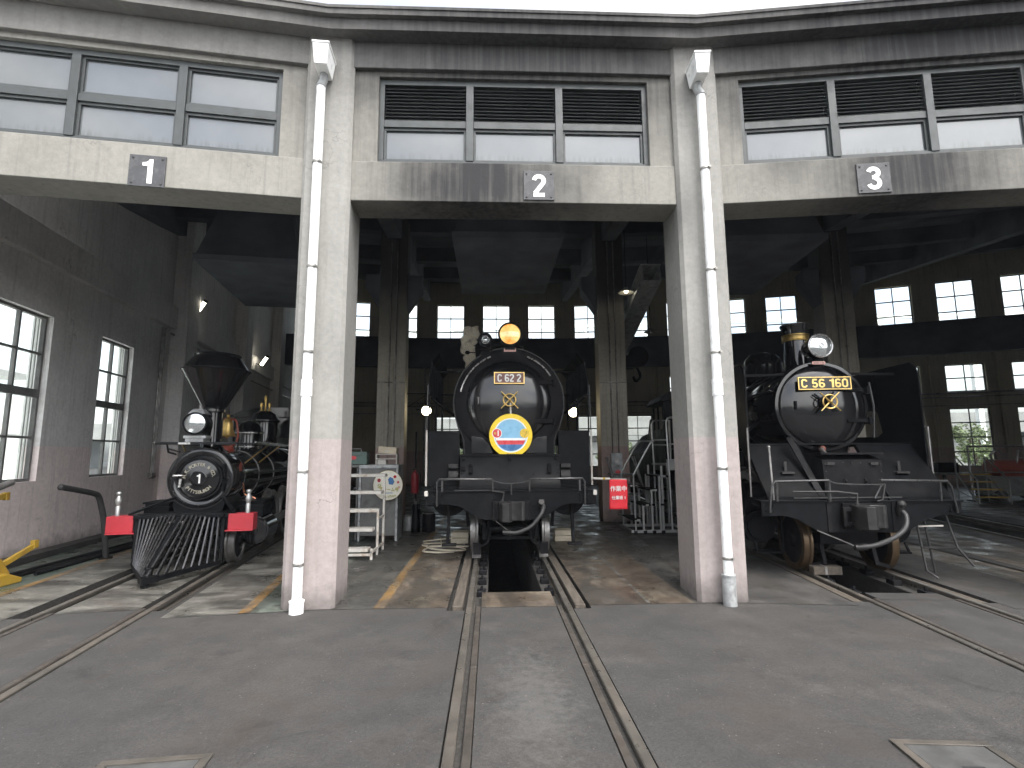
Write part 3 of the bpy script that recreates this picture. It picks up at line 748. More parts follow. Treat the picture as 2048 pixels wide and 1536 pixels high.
# back wall with three tiers of windows
WX = (-2.70, 0.0, 2.70)
TIERS = ((.98, 3.90, 4), (4.74, 6.14, 2), (8.10, 10.55, 3))
LOWWIN = {(-1,1,-3),(0,0,-3),(0,0,3),(1,0,-3),(1,0,0),(1,0,3),(1,1,3)}
for k in BAYS:
    Mb = bayM(k); hb = hw(BACK)
    have = [(x, tier) for ti, tier in enumerate(TIERS) for x in WX if ti == 2 or k >= 2 or (k, ti, round(x)) in LOWWIN]
    holes = [(x-.82, x+.82, tr[0], tr[1]) for x, tr in have]
    b = B(Mb); b.wall(-hb, hb, -.05, 12.1, holes, BACK, BACK+.35); b.obj('back_wall', m['inwall'], H, smooth=0)
    for x, (z0, z1, nr) in have:
        if 1:
            b = B(Mb); ya, yb = BACK+.12, BACK+.18
            for q in ((x-.82,x+.82,z0,z0+.05),(x-.82,x+.82,z1-.05,z1),(x-.82,x-.77,z0+.05,z1-.05),(x+.77,x+.82,z0+.05,z1-.05)): b.box(q[0],q[1],ya,yb,q[2],q[3])
            b.box(x-.02, x+.02, ya+.004, yb, z0+.05, z1-.05)
            for q in range(1, nr):
                z = z0+(z1-z0)*q/nr; b.box(x-.77, x+.77, ya+.008, yb-.004, z-.03, z+.03)
            wn = b.obj('window', m['sash'], H, smooth=0)
            b = B(Mb); b.quad((x-.8,ya+.03,z0+.02),(x+.8,ya+.03,z0+.02),(x+.8,ya+.03,z1-.02),(x-.8,ya+.03,z1-.02)); b.obj('pane', m['glass'] if z0 > 8 else m['dglass'], wn, smooth=0)
    # pilasters, gallery beam, pipes
    for x in (-1.35, 1.35):
        b = B(Mb); b.box(x-.16, x+.16, BACK-.22, BACK-.002, 0, 8.0); b.obj('pilaster', m['inwall'], H, smooth=0, bevel=.01)
    y = 21.3
    b = B(Mb); b.box(-hw(y), hw(y), y, y+.45, 6.35, 7.95); b.obj('gallery_beam', m['roofin'], H, smooth=0)
    b = B(Mb)
    for z, r in ((4.62, .045), (4.42, .03), (4.0, .025)): b.tube([(-hw(BACK-.6), BACK-.6, z), (hw(BACK-.6), BACK-.6, z)], r, 8)
    b.obj('wall_pipe', m['dsteel'], H)
b = B(bayM(0)); b.tube([(-4.05, BACK-.7, 0), (-4.05, BACK-.7, 8)], .06, 8); b.obj('wall_pipe', m['dsteel'], H)
# left end wall
b = B(EWM); hs = [(-3.5,-2.2,1.31,4.28), (-.70,.60,1.31,4.28), (2.14,3.42,1.31,4.28)]
b.wall(-3.9, 21.8, -.05, 11.9, hs, 0, .32); b.obj('end_wall', m['endwall'], H, smooth=0)
b = B(EWM); b.box(-3.6, 21.5, -.16, -.002, 5.15, 5.75); b.obj('wall_beam', m['endwall'], H, smooth=0, bevel=.01)
for s in (5.15, 10.2, 15.2):
    b = B(EWM); b.box(s, s+.75, -.42, -.002, -.02, 9.0); b.obj('pilaster', m['endwall'], H, smooth=0, bevel=.012)
b = B(EWM)
for q in range(3): b.tube([(4.62+.07*q, -.05, 1.3), (4.62+.07*q, -.05, 5.1)], .022, 8)
b.box(4.58, 4.80, -.09, -.0, 1.2, 1.32)
b.tube([(5.0, -.1, 5.0), (12, -.12, 4.7), (20, -.12, 4.7)], .03, 8)
b.obj('conduit', m['dsteel'], H)
b = B(EWM); b.box(-3.6, 21, -.30, -.002, 0, .10); b.obj('wall_plinth', m['floor_black'], H, smooth=0, bevel=.01)
for x0, x1, z0, z1 in hs:
    b = B(EWM); ya, yb = .10, .17; xm = (x0+x1)/2; zm = 2.86
    for q in ((x0,x1,z0,z0+.05),(x0,x1,z1-.05,z1),(x0,x0+.05,z0+.05,z1-.05),(x1-.05,x1,z0+.05,z1-.05)): b.box(q[0],q[1],ya,yb,q[2],q[3])
    b.box(x0+.05,x1-.05,ya-.02,yb,zm-.07,zm+.07)
    b.box(xm-.022,xm+.022,ya+.004,yb,z0+.05,zm-.07); b.box(xm-.022,xm+.022,ya+.004,yb,zm+.07,z1-.05)
    for za, zb in ((z0+.05, zm-.07), (zm+.07, z1-.05)): z = (za+zb)/2; b.box(x0+.05,x1-.05,ya+.008,yb-.004,z-.02,z+.02)
    wn = b.obj('window', m['sash'], H, smooth=0)
    b = B(EWM)
    for xx in (x0+.05, x1-.08): b.box(xx, xx+.03, yb+.02, yb+.05, z0+.05, z1-.05)
    b.box(x1-.16, x1-.12, yb+.03, yb+.06, z0+.05, z1-.05)
    b.obj('outer_sash', m['white_sash'], wn, smooth=0)
    b = B(EWM); b.quad((x0,ya+.035,z0),(x1,ya+.035,z0),(x1,ya+.035,z1),(x0,ya+.035,z1)); b.obj('pane', m['glass'], wn, smooth=0)
# added right wall stops stray light; the shed itself runs on beyond
b = B(bisM(3)); b.wall(-.15, .15, 0, .1, [], 0, .1)
b = B(bisM(3) @ RZ(math.pi/2)); b.box(.2, 25.5, -.35, -.05, -.05, 12); b.obj('end_wall', m['endwall'], H, smooth=0)
# smoke hoods above the three stalls
for i in range(3):
    b = B(trkM(i)); s = (4.3, 3.0, 3.0)[i]
    b.frustum((-1.0, 1.0, s, s+3.4), 5.85, (-.45, .45, s+.8, s+2.6), 8.4)
    b.box(-1.04, 1.04, s-.04, s+3.44, 5.73, 5.85)
    b.obj('smoke_hood', m['hood'], H, smooth=0)

# downpipes on the two pillars
for j, lab, sl, ox in ((-1, 'white drainpipe between stalls one and two with a short white foot collar', .13, -.085), (0, 'white drainpipe between stalls two and three with a tall zinc foot sleeve', .34, .03)):
    M = bisM(j) @ T(0, -.05, 0); x = ox
    t = thing('downpipe', lab, 'drainpipe', M=M, group='drainpipes on the pillars')
    tx = ox + (.05 if j == -1 else -.04)
    b = B()
    yf = -.11
    b.tube([(x, yf, sl-.02), (x, yf, 2.3), (x+.005, yf, 6.38)], .055, 24)
    b.lathe([(.064,0),(.064,.20)], T(x, yf, 2.42), 24); 
    for z in (2.44, 2.58): b.torus(T(x, yf, z), .064, .004, 24, 6)
    b.obj('pipe', m['pipe'], t)
    b = B()
    b.tube([(x+.005, yf, 6.36), (x+.005, yf, 6.41), (tx-.01, yf-.02, 6.47), (tx, yf-.06, 6.55)], .05, 16); b.torus(T(x+.005,yf,6.39), .056, .008, 20, 6)
    b.obj('swan_neck', m['zinc'], t)
    for z in (.52, 1.55, 2.95, 4.0, 5.35):
        b = B(); b.lathe([(.061,-.016),(.063,-.012),(.063,.012),(.061,.016)], T(x, yf, z), 24); b.box(x-.012, x+.012, yf+.05, yf+.12, z-.012, z+.012); b.box(x+.03, x+.055, yf-.085, yf-.035, z-.014, z+.014)
        b.obj('clamp', m['clamp'], t)
    b = B(); b.lathe([(.078,-.02),(.078,sl-.02),(.083,sl-.02),(.083,sl),(.062,sl)], T(x, yf, 0), 24); b.obj('foot_sleeve', m['pipe'] if j == -1 else m['zinc'], t)
    b = B(); b.frustum((tx-.075, tx+.075, yf-.25, yf+.06), 6.52, (tx-.098, tx+.098, yf-.28, yf+.10), 6.775); b.box(tx-.106, tx+.106, yf-.29, yf+.10, 6.775, 6.80)
    b.obj('hopper', m['pipe'], t, bevel=.006)

# stall number plates
def num_plate(k, n, xc, zc, w2, label):
    t = thing('number_plate', label, 'number plate', M=bayM(k) @ T(xc, .028, zc), group='stall number plates')
    b = B(); b.box(-w2, w2, -.018, 0, -w2, w2); b.obj('backing_plate', m['plate'], t, bevel=.004)
    b = B()
    for sx in (-1, 1):
        for sz in (-1, 1): b.rivets([(sx*(w2-.04), -.018, sz*(w2-.04))], .014)
    b.obj('screw', m['rubber'], t)
    glyphs(str(n), .31, m['wpaint'], t, T(0, -.0185, -.005), 'numeral', .175, .003, 1.0)
num_plate(-1, 1, .34, 5.145, .20, 'grey square plate with a white numeral 1 on the lintel of stall one')
num_plate(0, 2, .305, 5.19, .20, 'grey square plate with a white numeral 2 on a sooty lintel')
num_plate(1, 3, -.24, 5.195, .20, 'grey square plate with a white numeral 3 on a streaked lintel')

# ------------------------------------------------------------------ locomotives (local: x right, y back into the shed, z up, y = 0 at the front beam)
def disc_wheel(t, x, y, r, name='wheel', tread=None, spokes=0, wd=.13, inner=-1):
    sg = 1 if x > 0 else -1
    b = B(T(x, y, r) @ AXX)
    ins = -sg*wd/2
    b.lathe([(r*.80, -wd/2), (r, -wd/2), (r, wd/2), (r*.80, wd/2), (r*.80, -wd/2)], None, 40, False, False)
    b.lathe([(r*.8, ins), (r+.028, ins), (r+.026, ins+sg*.028), (r, ins+sg*.045)], None, 40, False, False)
    w0 = b.obj(name, tread or m['dsteel'], t, smooth=35)
    b = B(T(x, y, r) @ AXX)
    if spokes:
        b.lathe([(r*.70,-.03),(r*.81,-.03),(r*.81,.03),(r*.70,.03),(r*.70,-.03)], None, 36, False, False)
        b.lathe([(0,-.09),(r*.2,-.09),(r*.2,.09),(0,.09)], None, 20)
        for q in range(spokes):
            a = 2*math.pi*q/spokes; b.bar((r*.15*math.cos(a), r*.15*math.sin(a), 0), (r*.75*math.cos(a), r*.75*math.sin(a), 0), .05, .045, (0,0,1))
    else:
        b.lathe([(0,-.08),(r*.22,-.08),(r*.25,-.03),(r*.6,.0),(r*.81,-.04),(r*.81,.04),(r*.6,.03),(r*.25,.06),(r*.22,.09),(0,.09)], None, 32)
    b.obj('wheel_centre', m['blk_matt'], w0)
    return w0
def axle(t, y, r, half=.5):
    b = B(); b.cyl((-half, y, r), (half, y, r), .075); b.obj('axle', m['blk_matt'], t)
def knuckle(t, x, y, z, s=1.0, mat=None):
    """knuckle coupler seen from the front, head at y, pointing to -y"""
    mat = mat or m['iron']
    b = B(T(x, y, z) @ Matrix.Scale(s, 4))
    b.box(-.085, .085, .12, .62, -.085, .085)                         # shank
    b.prism([(-.19,.15),(-.19,-.03),(-.10,-.11),(-.02,-.05),(.0,.03),(.10,.03),(.17,-.02),(.22,.0),(.22,.09),(.14,.17)], 'xy', -.155, .155)
    hd = b.obj('coupler', mat, t, bevel=.014)
    b = B(T(x, y, z) @ Matrix.Scale(s, 4))
    b.prism([(-.20,.08),(-.215,-.08),(-.15,-.19),(-.05,-.21),(.005,-.16),(-.04,-.11),(-.10,-.10),(-.11,.0)], 'xy', -.15, .15)
    b.cyl((-.15,.02,-.18),(-.15,.02,.19), .026)
    b.obj('knuckle', m['iron'], hd, bevel=.01)
    b = B(T(x, y, z) @ Matrix.Scale(s, 4)); b.tube([(-.14,.03,.19),(-.12,.05,.30),(-.35,.12,.33),(-.95,.12,.33)], .013, 8); b.obj('uncoupling_lever', m['iron'], hd)
def brass_wheel(t, x, y, z, arm=.21, r=.105, back=True):
    b = B(T(x, y, z) @ RX(math.pi/2))
    b.torus(IDM, r, .0125, 28, 8); b.cyl((0,0,-.10),(0,0,.03), .022); b.sphere((0,0,.03), .024, 12)
    for a in (45, 135, 225, 315):
        c, s = math.cos(R(a)), math.sin(R(a)); b.tube([(c*.015, s*.015, 0), (c*r, s*r, .004), (c*arm, s*arm, .008)], .011, 8, rr=[.015,.012,.009])
    b.obj('handwheel', m['brass'], t)
def caution_plate(t, x, y, z, w, h):
    b = B(T(x, y, z)); b.box(-w/2, w/2, -.012, 0, -h/2, h/2); p = b.obj('caution_plate', m['pinkplate'], t, bevel=.004)
    text('架線注意', h*.72, m['greyglyph'], p, T(x, y-.0135, z-.004) @ FACE, 'lettering', .001, 0, .95*w/(h*3.2)*1.0)
def pipe_part(t, name, pts, r, mat, n=10):
    b = B(); b.tube(pts, r, n); return b.obj(name, mat, t)
def arc(cx, cz, r, a0, a1, y, n=20): return [(cx+r*math.cos(R(a0+(a1-a0)*i/n)), y, cz+r*math.sin(R(a0+(a1-a0)*i/n))) for i in range(n+1)]
def smooth_path(pts, n=8):
    P = [Vector(p) for p in pts]; P = [P[0]*2-P[1]] + P + [P[-1]*2-P[-2]]; out = []
    for i in range(1, len(P)-2):
        for k in range(n):
            t = k/n; a, b, c, d = P[i-1:i+3]
            out.append(.5*((2*b)+(c-a)*t+(2*a-5*b+4*c-d)*t*t+(3*b-a-3*c+d)*t**3))
    return out+[P[-2]]
def number_board(t, x, y, z, w, h, txt, field, size, sx, frame=.016, lmat=None):
    b = B(T(x, y, z)); b.box(-w/2, w/2, -.02, 0, -h/2, h/2); p = b.obj('number_board', field, t, bevel=.003)
    b = B(T(x, y, z))
    for q in ((-w/2,w/2,h/2-frame,h/2),(-w/2,w/2,-h/2,-h/2+frame),(-w/2,-w/2+frame,-h/2+frame,h/2-frame),(w/2-frame,w/2,-h/2+frame,h/2-frame)): b.box(q[0],q[1],-.028,-.002,q[2],q[3])
    b.obj('brass_frame', m['brass'], p)
    glyphs(txt, size, lmat or m['wpaint'], p, T(x, y-.0202, z), 'numerals', .17, .006, sx)

# ---------------- C62 type: the big black engine in the middle stall
def big_engine():
    t = thing('steam_locomotive', 'large black steam locomotive in stall two with a lit amber headlamp', 'locomotive', M=T(0, 8.4, 0), group='steam locomotives standing in the stalls')
    ZC, RB = 2.645, .965; YF = .80
    # front beam
    pl = [(-1.30,1.15),(-1.30,.95),(-.97,.95),(-.80,.915),(-.62,.80),(-.52,.735),(-.40,.71),(.40,.71),(.52,.735),(.62,.80),(.80,.915),(.97,.95),(1.30,.95),(1.30,1.15)]
    b = B(); b.prism(pl, 'xz', 0, .05); b.box(-1.31, 1.31, -.03, .62, 1.148, 1.168)
    bm_ = b.obj('buffer_beam', m['blk'], t, bevel=.005)
    b = B(); b.rivets([(x, 0, z) for x in (-1.22,-1.1,1.1,1.22) for z in (1.0,1.09)] + [(x*s, 0, z) for s in (-1,1) for x in (.28,.36) for z in (.8,.92,1.04)], .016); b.obj('rivets', m['blk'], bm_)
    b = B()
    for s in (-1, 1): b.box(min(s*1.20,s*1.36), max(s*1.20,s*1.36), .06, .5, .93, 1.13)
    b.obj('beam_end_box', m['blk_matt'], bm_, bevel=.01)
    b = B()
    for s in (-1, 1): b.box(min(s*1.31,s*1.37), max(s*1.31,s*1.37), .0, .08, 1.08, 1.16)
    b.obj('marker_bracket', m['wsteel'], bm_, bevel=.008)
    # handrails in front of the beam
    for s in (-1, 1):
        b = B(); p = [(s*1.165,-.05,.93),(s*1.165,-.05,1.30),(s*1.13,-.05,1.345),(s*.31,-.05,1.345),(s*.295,-.05,1.33),(s*.29,-.04,1.15)]
        b.tube(p, .014, 8); b.tube([(s*1.165,-.05,.95),(s*1.165,.02,.95)], .014, 8); b.box(min(s*1.07,s*1.10), max(s*1.07,s*1.10), -.06, 0, 1.15, 1.345)
        b.obj('front_handrail', m['railpaint'], t)
    b = B(); b.tube(smooth_path([(-.29,-.05,1.32),(-.15,-.05,1.285),(0,-.05,1.275),(.15,-.05,1.285),(.29,-.05,1.32)]), .008, 6); b.tube([(0,-.05,1.28),(0,-.05,1.10)], .012, 8); b.obj('safety_chain', m['railpaint'], t)
    knuckle(t, 0, -.12, .85, .95)
    b = B(); b.box(-.30, .30, -.06, -.002, .70, 1.0); b.box(-.26, -.20, -.10, -.06, .72, .98); b.box(.20, .27, -.10, -.06, .72, .98); b.obj('coupler_pocket', m['blk_matt'], t, bevel=.012)
    b = B(); b.tube(smooth_path([(.47,-.02,.96),(.50,-.10,.93),(.47,-.18,.84),(.40,-.20,.74),(.28,-.20,.62),(.10,-.19,.545),(-.02,-.18,.535)]), .03, 10); h = b.obj('air_hose', m['rubber'], t)
    b = B(); b.cyl((.47,-.02,.93),(.47,-.10,.99), .045); b.cyl((-.02,-.18,.535),(-.14,-.17,.545), .04); b.box(.44,.52,-.06,.0,.90,1.02); b.obj('hose_coupling', m['iron'], h)
    b = B(); b.tube([(-.30,-.02,.74),(-.05,-.14,.56)], .008, 6); b.obj('hose_chain', m['dsteel'], h)
    # sloping apron below the smokebox
    b = B(); b.prism([(.30,1.16),(.34,1.16),(.52,1.36),(.52,1.70),(.48,1.70),(.48,1.375)], 'yz', -.84, .84); b.box(-.83,.83,.475,.9,1.70,1.725)
    ap = b.obj('apron_plate', m['blk'], t, bevel=.004)
    b = B(); b.box(-.87,.87,.46,.52,1.70,1.735)
    for s in (-1,1):
        b.box(s*.66-.035,s*.66+.035,.44,.48,1.42,1.56); b.box(s*.66-.02,s*.66+.02,.42,.48,1.53,1.58); b.cyl((s*.78,.48,1.66),(s*.78,.45,1.66),.03)
    b.box(-.03,.03,.43,.48,1.63,1.70); b.box(-.83,-.75,.45,.48,1.46,1.53)
    b.obj('latch', m['blk_matt'], ap, bevel=.006)
    b = B(); b.rivets([(-.80+.2*i, .48, 1.40) for i in range(9)] + [(s*.81,.48,1.42+.06*i) for s in (-1,1) for i in range(5)], .01); b.obj('rivets', m['blk'], ap)
    # deck behind the beam and valance under the running board
    b = B(); b.box(-1.30, 1.30, .62, 2.2, 1.15, 1.20)
    for s in (-1,1): b.box(min(s*.86,s*1.40), max(s*.86,s*1.40), .70, .78, 1.2, 2.10); b.box(min(s*.86,s*1.41), max(s*.86,s*1.41), .70, 12.0, 2.10, 2.14); b.box(min(s*1.37,s*1.40), max(s*1.37,s*1.40), .78, 12.0, 1.94, 2.10)
    b.obj('running_board', m['blk'], t, bevel=.006)
    for s in (-1, 1):
        b = B(); b.box(s*.96-.085, s*.96+.085, .55, .70, 1.34, 1.36); b.prism([(.60,1.36),(.70,1.36),(.70,1.46),(.66,1.46)], 'yz', s*.96-.085, s*.96+.085); b.box(s*.96-.085, s*.96+.085, .60, .70, 1.50, 1.57); b.obj('step', m['iron'], t, bevel=.006)
    # smoke deflectors
    for s in (-1, 1):
        b = B(); Mx = IDM
        b.prism([(.72,2.80),(.70,2.98),(.98,3.42),(3.3,3.42),(3.42,3.32),(3.42,2.80)], 'yz', min(s*1.40,s*1.415), max(s*1.40,s*1.415))
        b.quad((s*1.408,.98,3.42),(s*1.408,3.3,3.42),(s*1.27,3.22,3.56),(s*1.27,1.06,3.56)); b.quad((s*1.27,1.06,3.556),(s*1.27,3.22,3.556),(s*1.40,3.3,3.415),(s*1.40,.98,3.415))
        d = b.obj('smoke_deflector', m['blk'], t, bevel=0)
        b = B()
        b.tube([(s*1.43,.70,1.20),(s*1.43,.69,2.15)], .017, 8)
        b.obj('handrail', m['wsteel'], d)
        b = B(); b.tube([(s*1.43,.69,2.15),(s*1.42,.70,2.95)], .009, 8); b.obj('upper_handrail', m['railpaint'], d)
        b = B(); b.tube([(s*1.40,3.2,2.12),(s*1.40,3.2,2.85)], .022, 6); b.tube([(s*1.40,1.9,2.12),(s*1.40,1.9,2.85)], .022, 6); b.tube([(s*1.40,.74,2.1),(s*1.40,.74,3.0),(s*1.39,1.0,3.42),(s*1.27,1.08,3.57)], .014, 6)
        b.bar((s*1.39,1.0,2.75),(s*1.0,1.3,2.45),.035); b.bar((s*1.39,2.8,3.0),(s*.8,2.8,3.0),.035); b.bar((s*1.39,1.5,3.30),(s*.62,1.5,3.30),.03)
        b.obj('stay', m['blk_matt'], d)
    # boiler barrel and smokebox
    b = B(T(0,0,ZC) @ AXY)
    b.lathe([(RB-.03,YF-.0),(RB,YF+.03),(RB,3.2),(RB-.02,3.22),(RB-.02,12.2),(RB-.3,12.2)], None, 64, False)
    b.obj('boiler', m['blk'], t)
    b = B(T(0,0,ZC) @ AXY)      # front ring
    b.lathe([(RB-.005,YF+.05),(RB-.005,YF-.02),(RB-.03,YF-.035),(.80,YF-.04),(.745,YF-.04),(.745,YF+.02)], None, 64, False, False)
    sr = b.obj('smokebox_front', m['blk_matt'], t)
    b = B()    # neck / saddle under the smokebox
    pts = [(-.78,1.73),(-.80,2.0),(-.93,2.38)] ; 
    b.prism([(-.80,1.73),(-.82,1.95),(-.955,2.45),(.955,2.45),(.82,1.95),(.80,1.73)], 'xz', YF+.0, YF+1.9)
    b.obj('saddle', m['blk'], t, bevel=.008)
    b = B()    # bead running round ring and down to the deck
    b.tube(arc(0, ZC, RB+.012, -12, 192, YF-.01, 48), .013, 6)
    for s in (-1,1): b.tube(smooth_path([(s*(RB+.012)*math.cos(R(12)),YF-.01,ZC-(RB+.012)*math.sin(R(12))),(s*.89,YF-.01,2.20),(s*.80,YF-.01,1.98),(s*.785,YF-.01,1.73)]), .013, 6)
    b.obj('cladding_edge', m['iron'], t)
    b = B()
    for s in (-1,1): b.prism([(s*.66,1.74),(s*.28,1.74),(s*.34,1.90),(s*.47,2.02),(s*.66,2.05)], 'xz', YF-.06, YF-.002)
    b.obj('saddle_panel', m['blk_door'], t, bevel=.01)
    # door
    b = B(T(0,YF-.04,ZC) @ AXY)
    b.lathe([(.725,.03),(.728,-.02),(.70,-.045),(.60,-.085),(.45,-.125),(.28,-.15),(.12,-.16),(0,-.162)], None, 64, False)
    dr = b.obj('smokebox_door', m['blk_door'], t)
    for z in (2.985, 2.30):
        b = B()
        b.bar((.80,YF-.06,z),(.52,YF-.125,z),.075,.022,(0,1,0)); b.cyl((.50,YF-.13,z),(.50,YF-.10,z),.038); b.cyl((.80,YF-.085,z-.07),(.80,YF-.085,z+.07),.03); b.box(.76,.84,YF-.07,YF-.03,z-.055,z+.055)
        b.cyl((.74,YF-.10,z+.05),(.80,YF-.10,z+.05),.02)
        b.obj('hinge', m['blk_matt'], dr, bevel=.005)
    b = B(); b.tube([(-.55,YF-.12,2.72),(-.535,YF-.17,2.71),(-.535,YF-.17,2.61),(-.55,YF-.12,2.60)], .013, 8); b.obj('door_handle', m['dsteel'], dr)
    brass_wheel(dr, 0, YF-.30, ZC+.01, .205, .105)
    number_board(dr, 0, YF-.19, 3.05, .53, .205, 'C 62 2', m['maroon'], .138, 1.02, .014)
    b = B(); b.box(-.2,.2,YF-.19,YF-.10,3.02,3.07); b.obj('board_bracket', m['blk_matt'], dr)
    # silver handrails round the ring
    for a0, a1 in ((112, 168), (32, 68)):
        b = B(); b.tube(arc(0, ZC, RB-.10, a0, a1, YF-.10, 18), .014, 8)
        for a in (a0+3, (a0+a1)/2, a1-3): c, s2 = math.cos(R(a)), math.sin(R(a)); b.tube([((RB-.10)*c,YF-.10,ZC+(RB-.10)*s2),((RB-.09)*c,YF-.03,ZC+(RB-.09)*s2)], .016, 6)
        b.obj('ring_handrail', m['steel'], t)
    # headlamps
    b = B(T(.02,YF-.12,3.845) @ AXY); b.lathe([(0,.36),(.10,.345),(.17,.28),(.195,.12),(.205,.0),(.215,-.01),(.215,-.045),(.185,-.05),(.18,-.02),(0,-.02)], None, 40)
    hl = b.obj('headlamp', m['blk'], t)
    b = B(T(.02,YF-.12,3.845) @ AXY); b.lathe([(.182,-.045),(.13,-.062),(.06,-.072),(0,-.075)], None, 32, False); b.obj('lens', m['amber'], hl)
    b = B(); b.box(-.07,.11,YF-.10,YF+.24,3.58,3.70); b.prism([(-.16,3.50),(.20,3.50),(.11,3.68),(-.07,3.68)],'xz',YF-.04,YF+.3); b.tube([(-.10,YF-.14,3.66),(.14,YF-.14,3.66),(.19,YF-.13,3.72)], .011, 6); b.obj('lamp_bracket', m['blk'], hl, bevel=.006)
    b = B(T(-.42,YF-.05,3.76) @ AXY); b.lathe([(0,.25),(.09,.24),(.115,.1),(.12,-.03),(.125,-.05),(.09,-.055),(.085,.0),(0,.0)], None, 32); al = b.obj('auxiliary_lamp', m['blk'], t)
    b = B(T(-.42,YF-.05,3.76) @ AXY); b.torus(T(0,0,-.03), .066, .018, 24, 8); b.lathe([(.042,-.03),(.02,-.042),(0,-.044)], None, 20, False); b.obj('lens', m['lens'], al)
    b = B(); b.box(-.50,-.34,YF-.05,YF+.12,3.50,3.66); b.bar((-.42,YF,3.52),(-.45,YF+.02,3.40),.05); b.tube([(-.52,YF-.10,3.575),(-.31,YF-.10,3.575)], .011, 6); b.sphere((-.52,YF-.10,3.575),.02); b.sphere((-.31,YF-.10,3.575),.02)
    b.tube([(-.60,YF,3.54),(-.72,YF+.02,3.545)], .010, 6); b.lathe([(0,-.05),(.03,-.03),(.035,0),(.03,.03),(0,.05)], T(-.74,YF+.02,3.545) @ AXX, 12)
    b.obj('lamp_bracket', m['blk_matt'], al, bevel=.004)
    caution_plate(t, .02, YF-.06, 3.575, .215, .062)
    # chimney and casing on the boiler
    b = B(T(0,1.9,3.4)); b.lathe([(.44,0),(.34,.12),(.31,.2),(.31,.40),(.335,.42),(.335,.45),(.27,.45),(.27,.1)], None, 32); b.obj('chimney', m['blk'], t)
    b = B(); 
    b.prism([(-.42,3.45),(-.36,3.72),(-.22,3.82),(.22,3.82),(.36,3.72),(.42,3.45)], 'xz', 3.6, 8.6); b.obj('dome_casing', m['blk'], t, bevel=.05)
    # engine: cylinders, wheels, rods
    for s in (-1, 1):
        b = B(); b.cyl((s*1.08,1.35,.95),(s*1.08,2.45,.95),.33,n=32); b.cyl((s*1.08,1.30,.95),(s*1.08,1.35,.95),.24,n=24); b.box(s*1.08-.22,s*1.08+.22,1.4,2.4,1.1,1.7); b.cyl((s*1.08,1.3,1.52),(s*1.08,2.5,1.52),.19,n=24)
        b.obj('cylinder', m['blk'], t, bevel=.006)
        for y in (.98, 3.18): disc_wheel(t, s*.60, y, .43)
        for y in (5.2, 7.05, 8.9): disc_wheel(t, s*.60, y, .875, 'driving_wheel', spokes=15)
        disc_wheel(t, s*.60, 11.4, .43)
        b = B(); b.bar((s*.86,5.2,.72),(s*.86,8.9,.72),.05,.12); b.bar((s*.93,2.5,.95),(s*.93,7.05,.75),.05,.11); b.obj('coupling_rod', m['dsteel'], t, bevel=.006)
        b = B(); b.bar((s*1.0,.30,.95),(s*1.02,.32,.32),.05,.07,(0,1,0)); b.box(s*1.02-.09,s*1.02+.14,.24,.36,.27,.31); b.bar((s*.72,.45,.92),(s*.70,.55,.55),.05,.09,(0,1,0)); b.obj('foot_step', m['blk_matt'], t, bevel=.006)
        b = B(); b.tube(smooth_path([(s*.36,.52,.62),(s*.34,.45,.42),(s*.38,.40,.30),(s*.50,.38,.24)]), .02, 8); b.box(s*.55-.06,s*.55+.06,.36,.42,.12,.3); b.obj('guard_iron', m['blk_matt'], t)
    for y in (.98, 3.18, 5.2, 7.05, 8.9): axle(t, y, .43 if y < 4 else .875)
    b = B(); b.wall(-.40,.40,.33,.53,[(-.32,-.06,.38,.48),(.06,.32,.38,.48)], .50, .56); b.box(-.40,.40,.56,.62,.50,.53); b.box(-.46,-.40,.4,3.8,.35,.62); b.box(.40,.46,.4,3.8,.35,.62); b.obj('bogie_frame', m['blk'], t, bevel=.006)
    b = B(); b.box(-.48,.48,.7,12.5,.95,1.15); b.box(-.50,-.45,1.0,12.5,.8,1.3); b.box(.45,.50,1.0,12.5,.8,1.3); b.obj('main_frame', m['blk_matt'], t)
    # cab and tender
    b = B(); b.prism([(-1.40,1.3),(-1.40,3.2),(-1.0,3.62),(-.4,3.78),(.4,3.78),(1.0,3.62),(1.40,3.2),(1.40,1.3)], 'xz', 11.9, 13.9); cb = b.obj('cab', m['blk'], t, bevel=.02)
    b = B()
    for s in (-1,1):
        for y in (12.2, 12.9): b.box(min(s*1.39,s*1.41),max(s*1.39,s*1.41),y,y+.55,2.45,3.05)
    b.obj('cab_window', m['lens'], cb)
    b = B(); b.prism([(-1.38,1.0),(-1.38,2.9),(-1.2,3.1),(1.2,3.1),(1.38,2.9),(1.38,1.0)], 'xz', 14.4, 20.9); b.box(-1.2,1.2,14.2,21.0,.75,1.0); b.obj('tender', m['blk'], t, bevel=.02)
    for s in (-1,1):
        for y in (15.4, 17.0, 18.6, 20.0): disc_wheel(t, s*.60, y, .43)
    return t
big_engine()

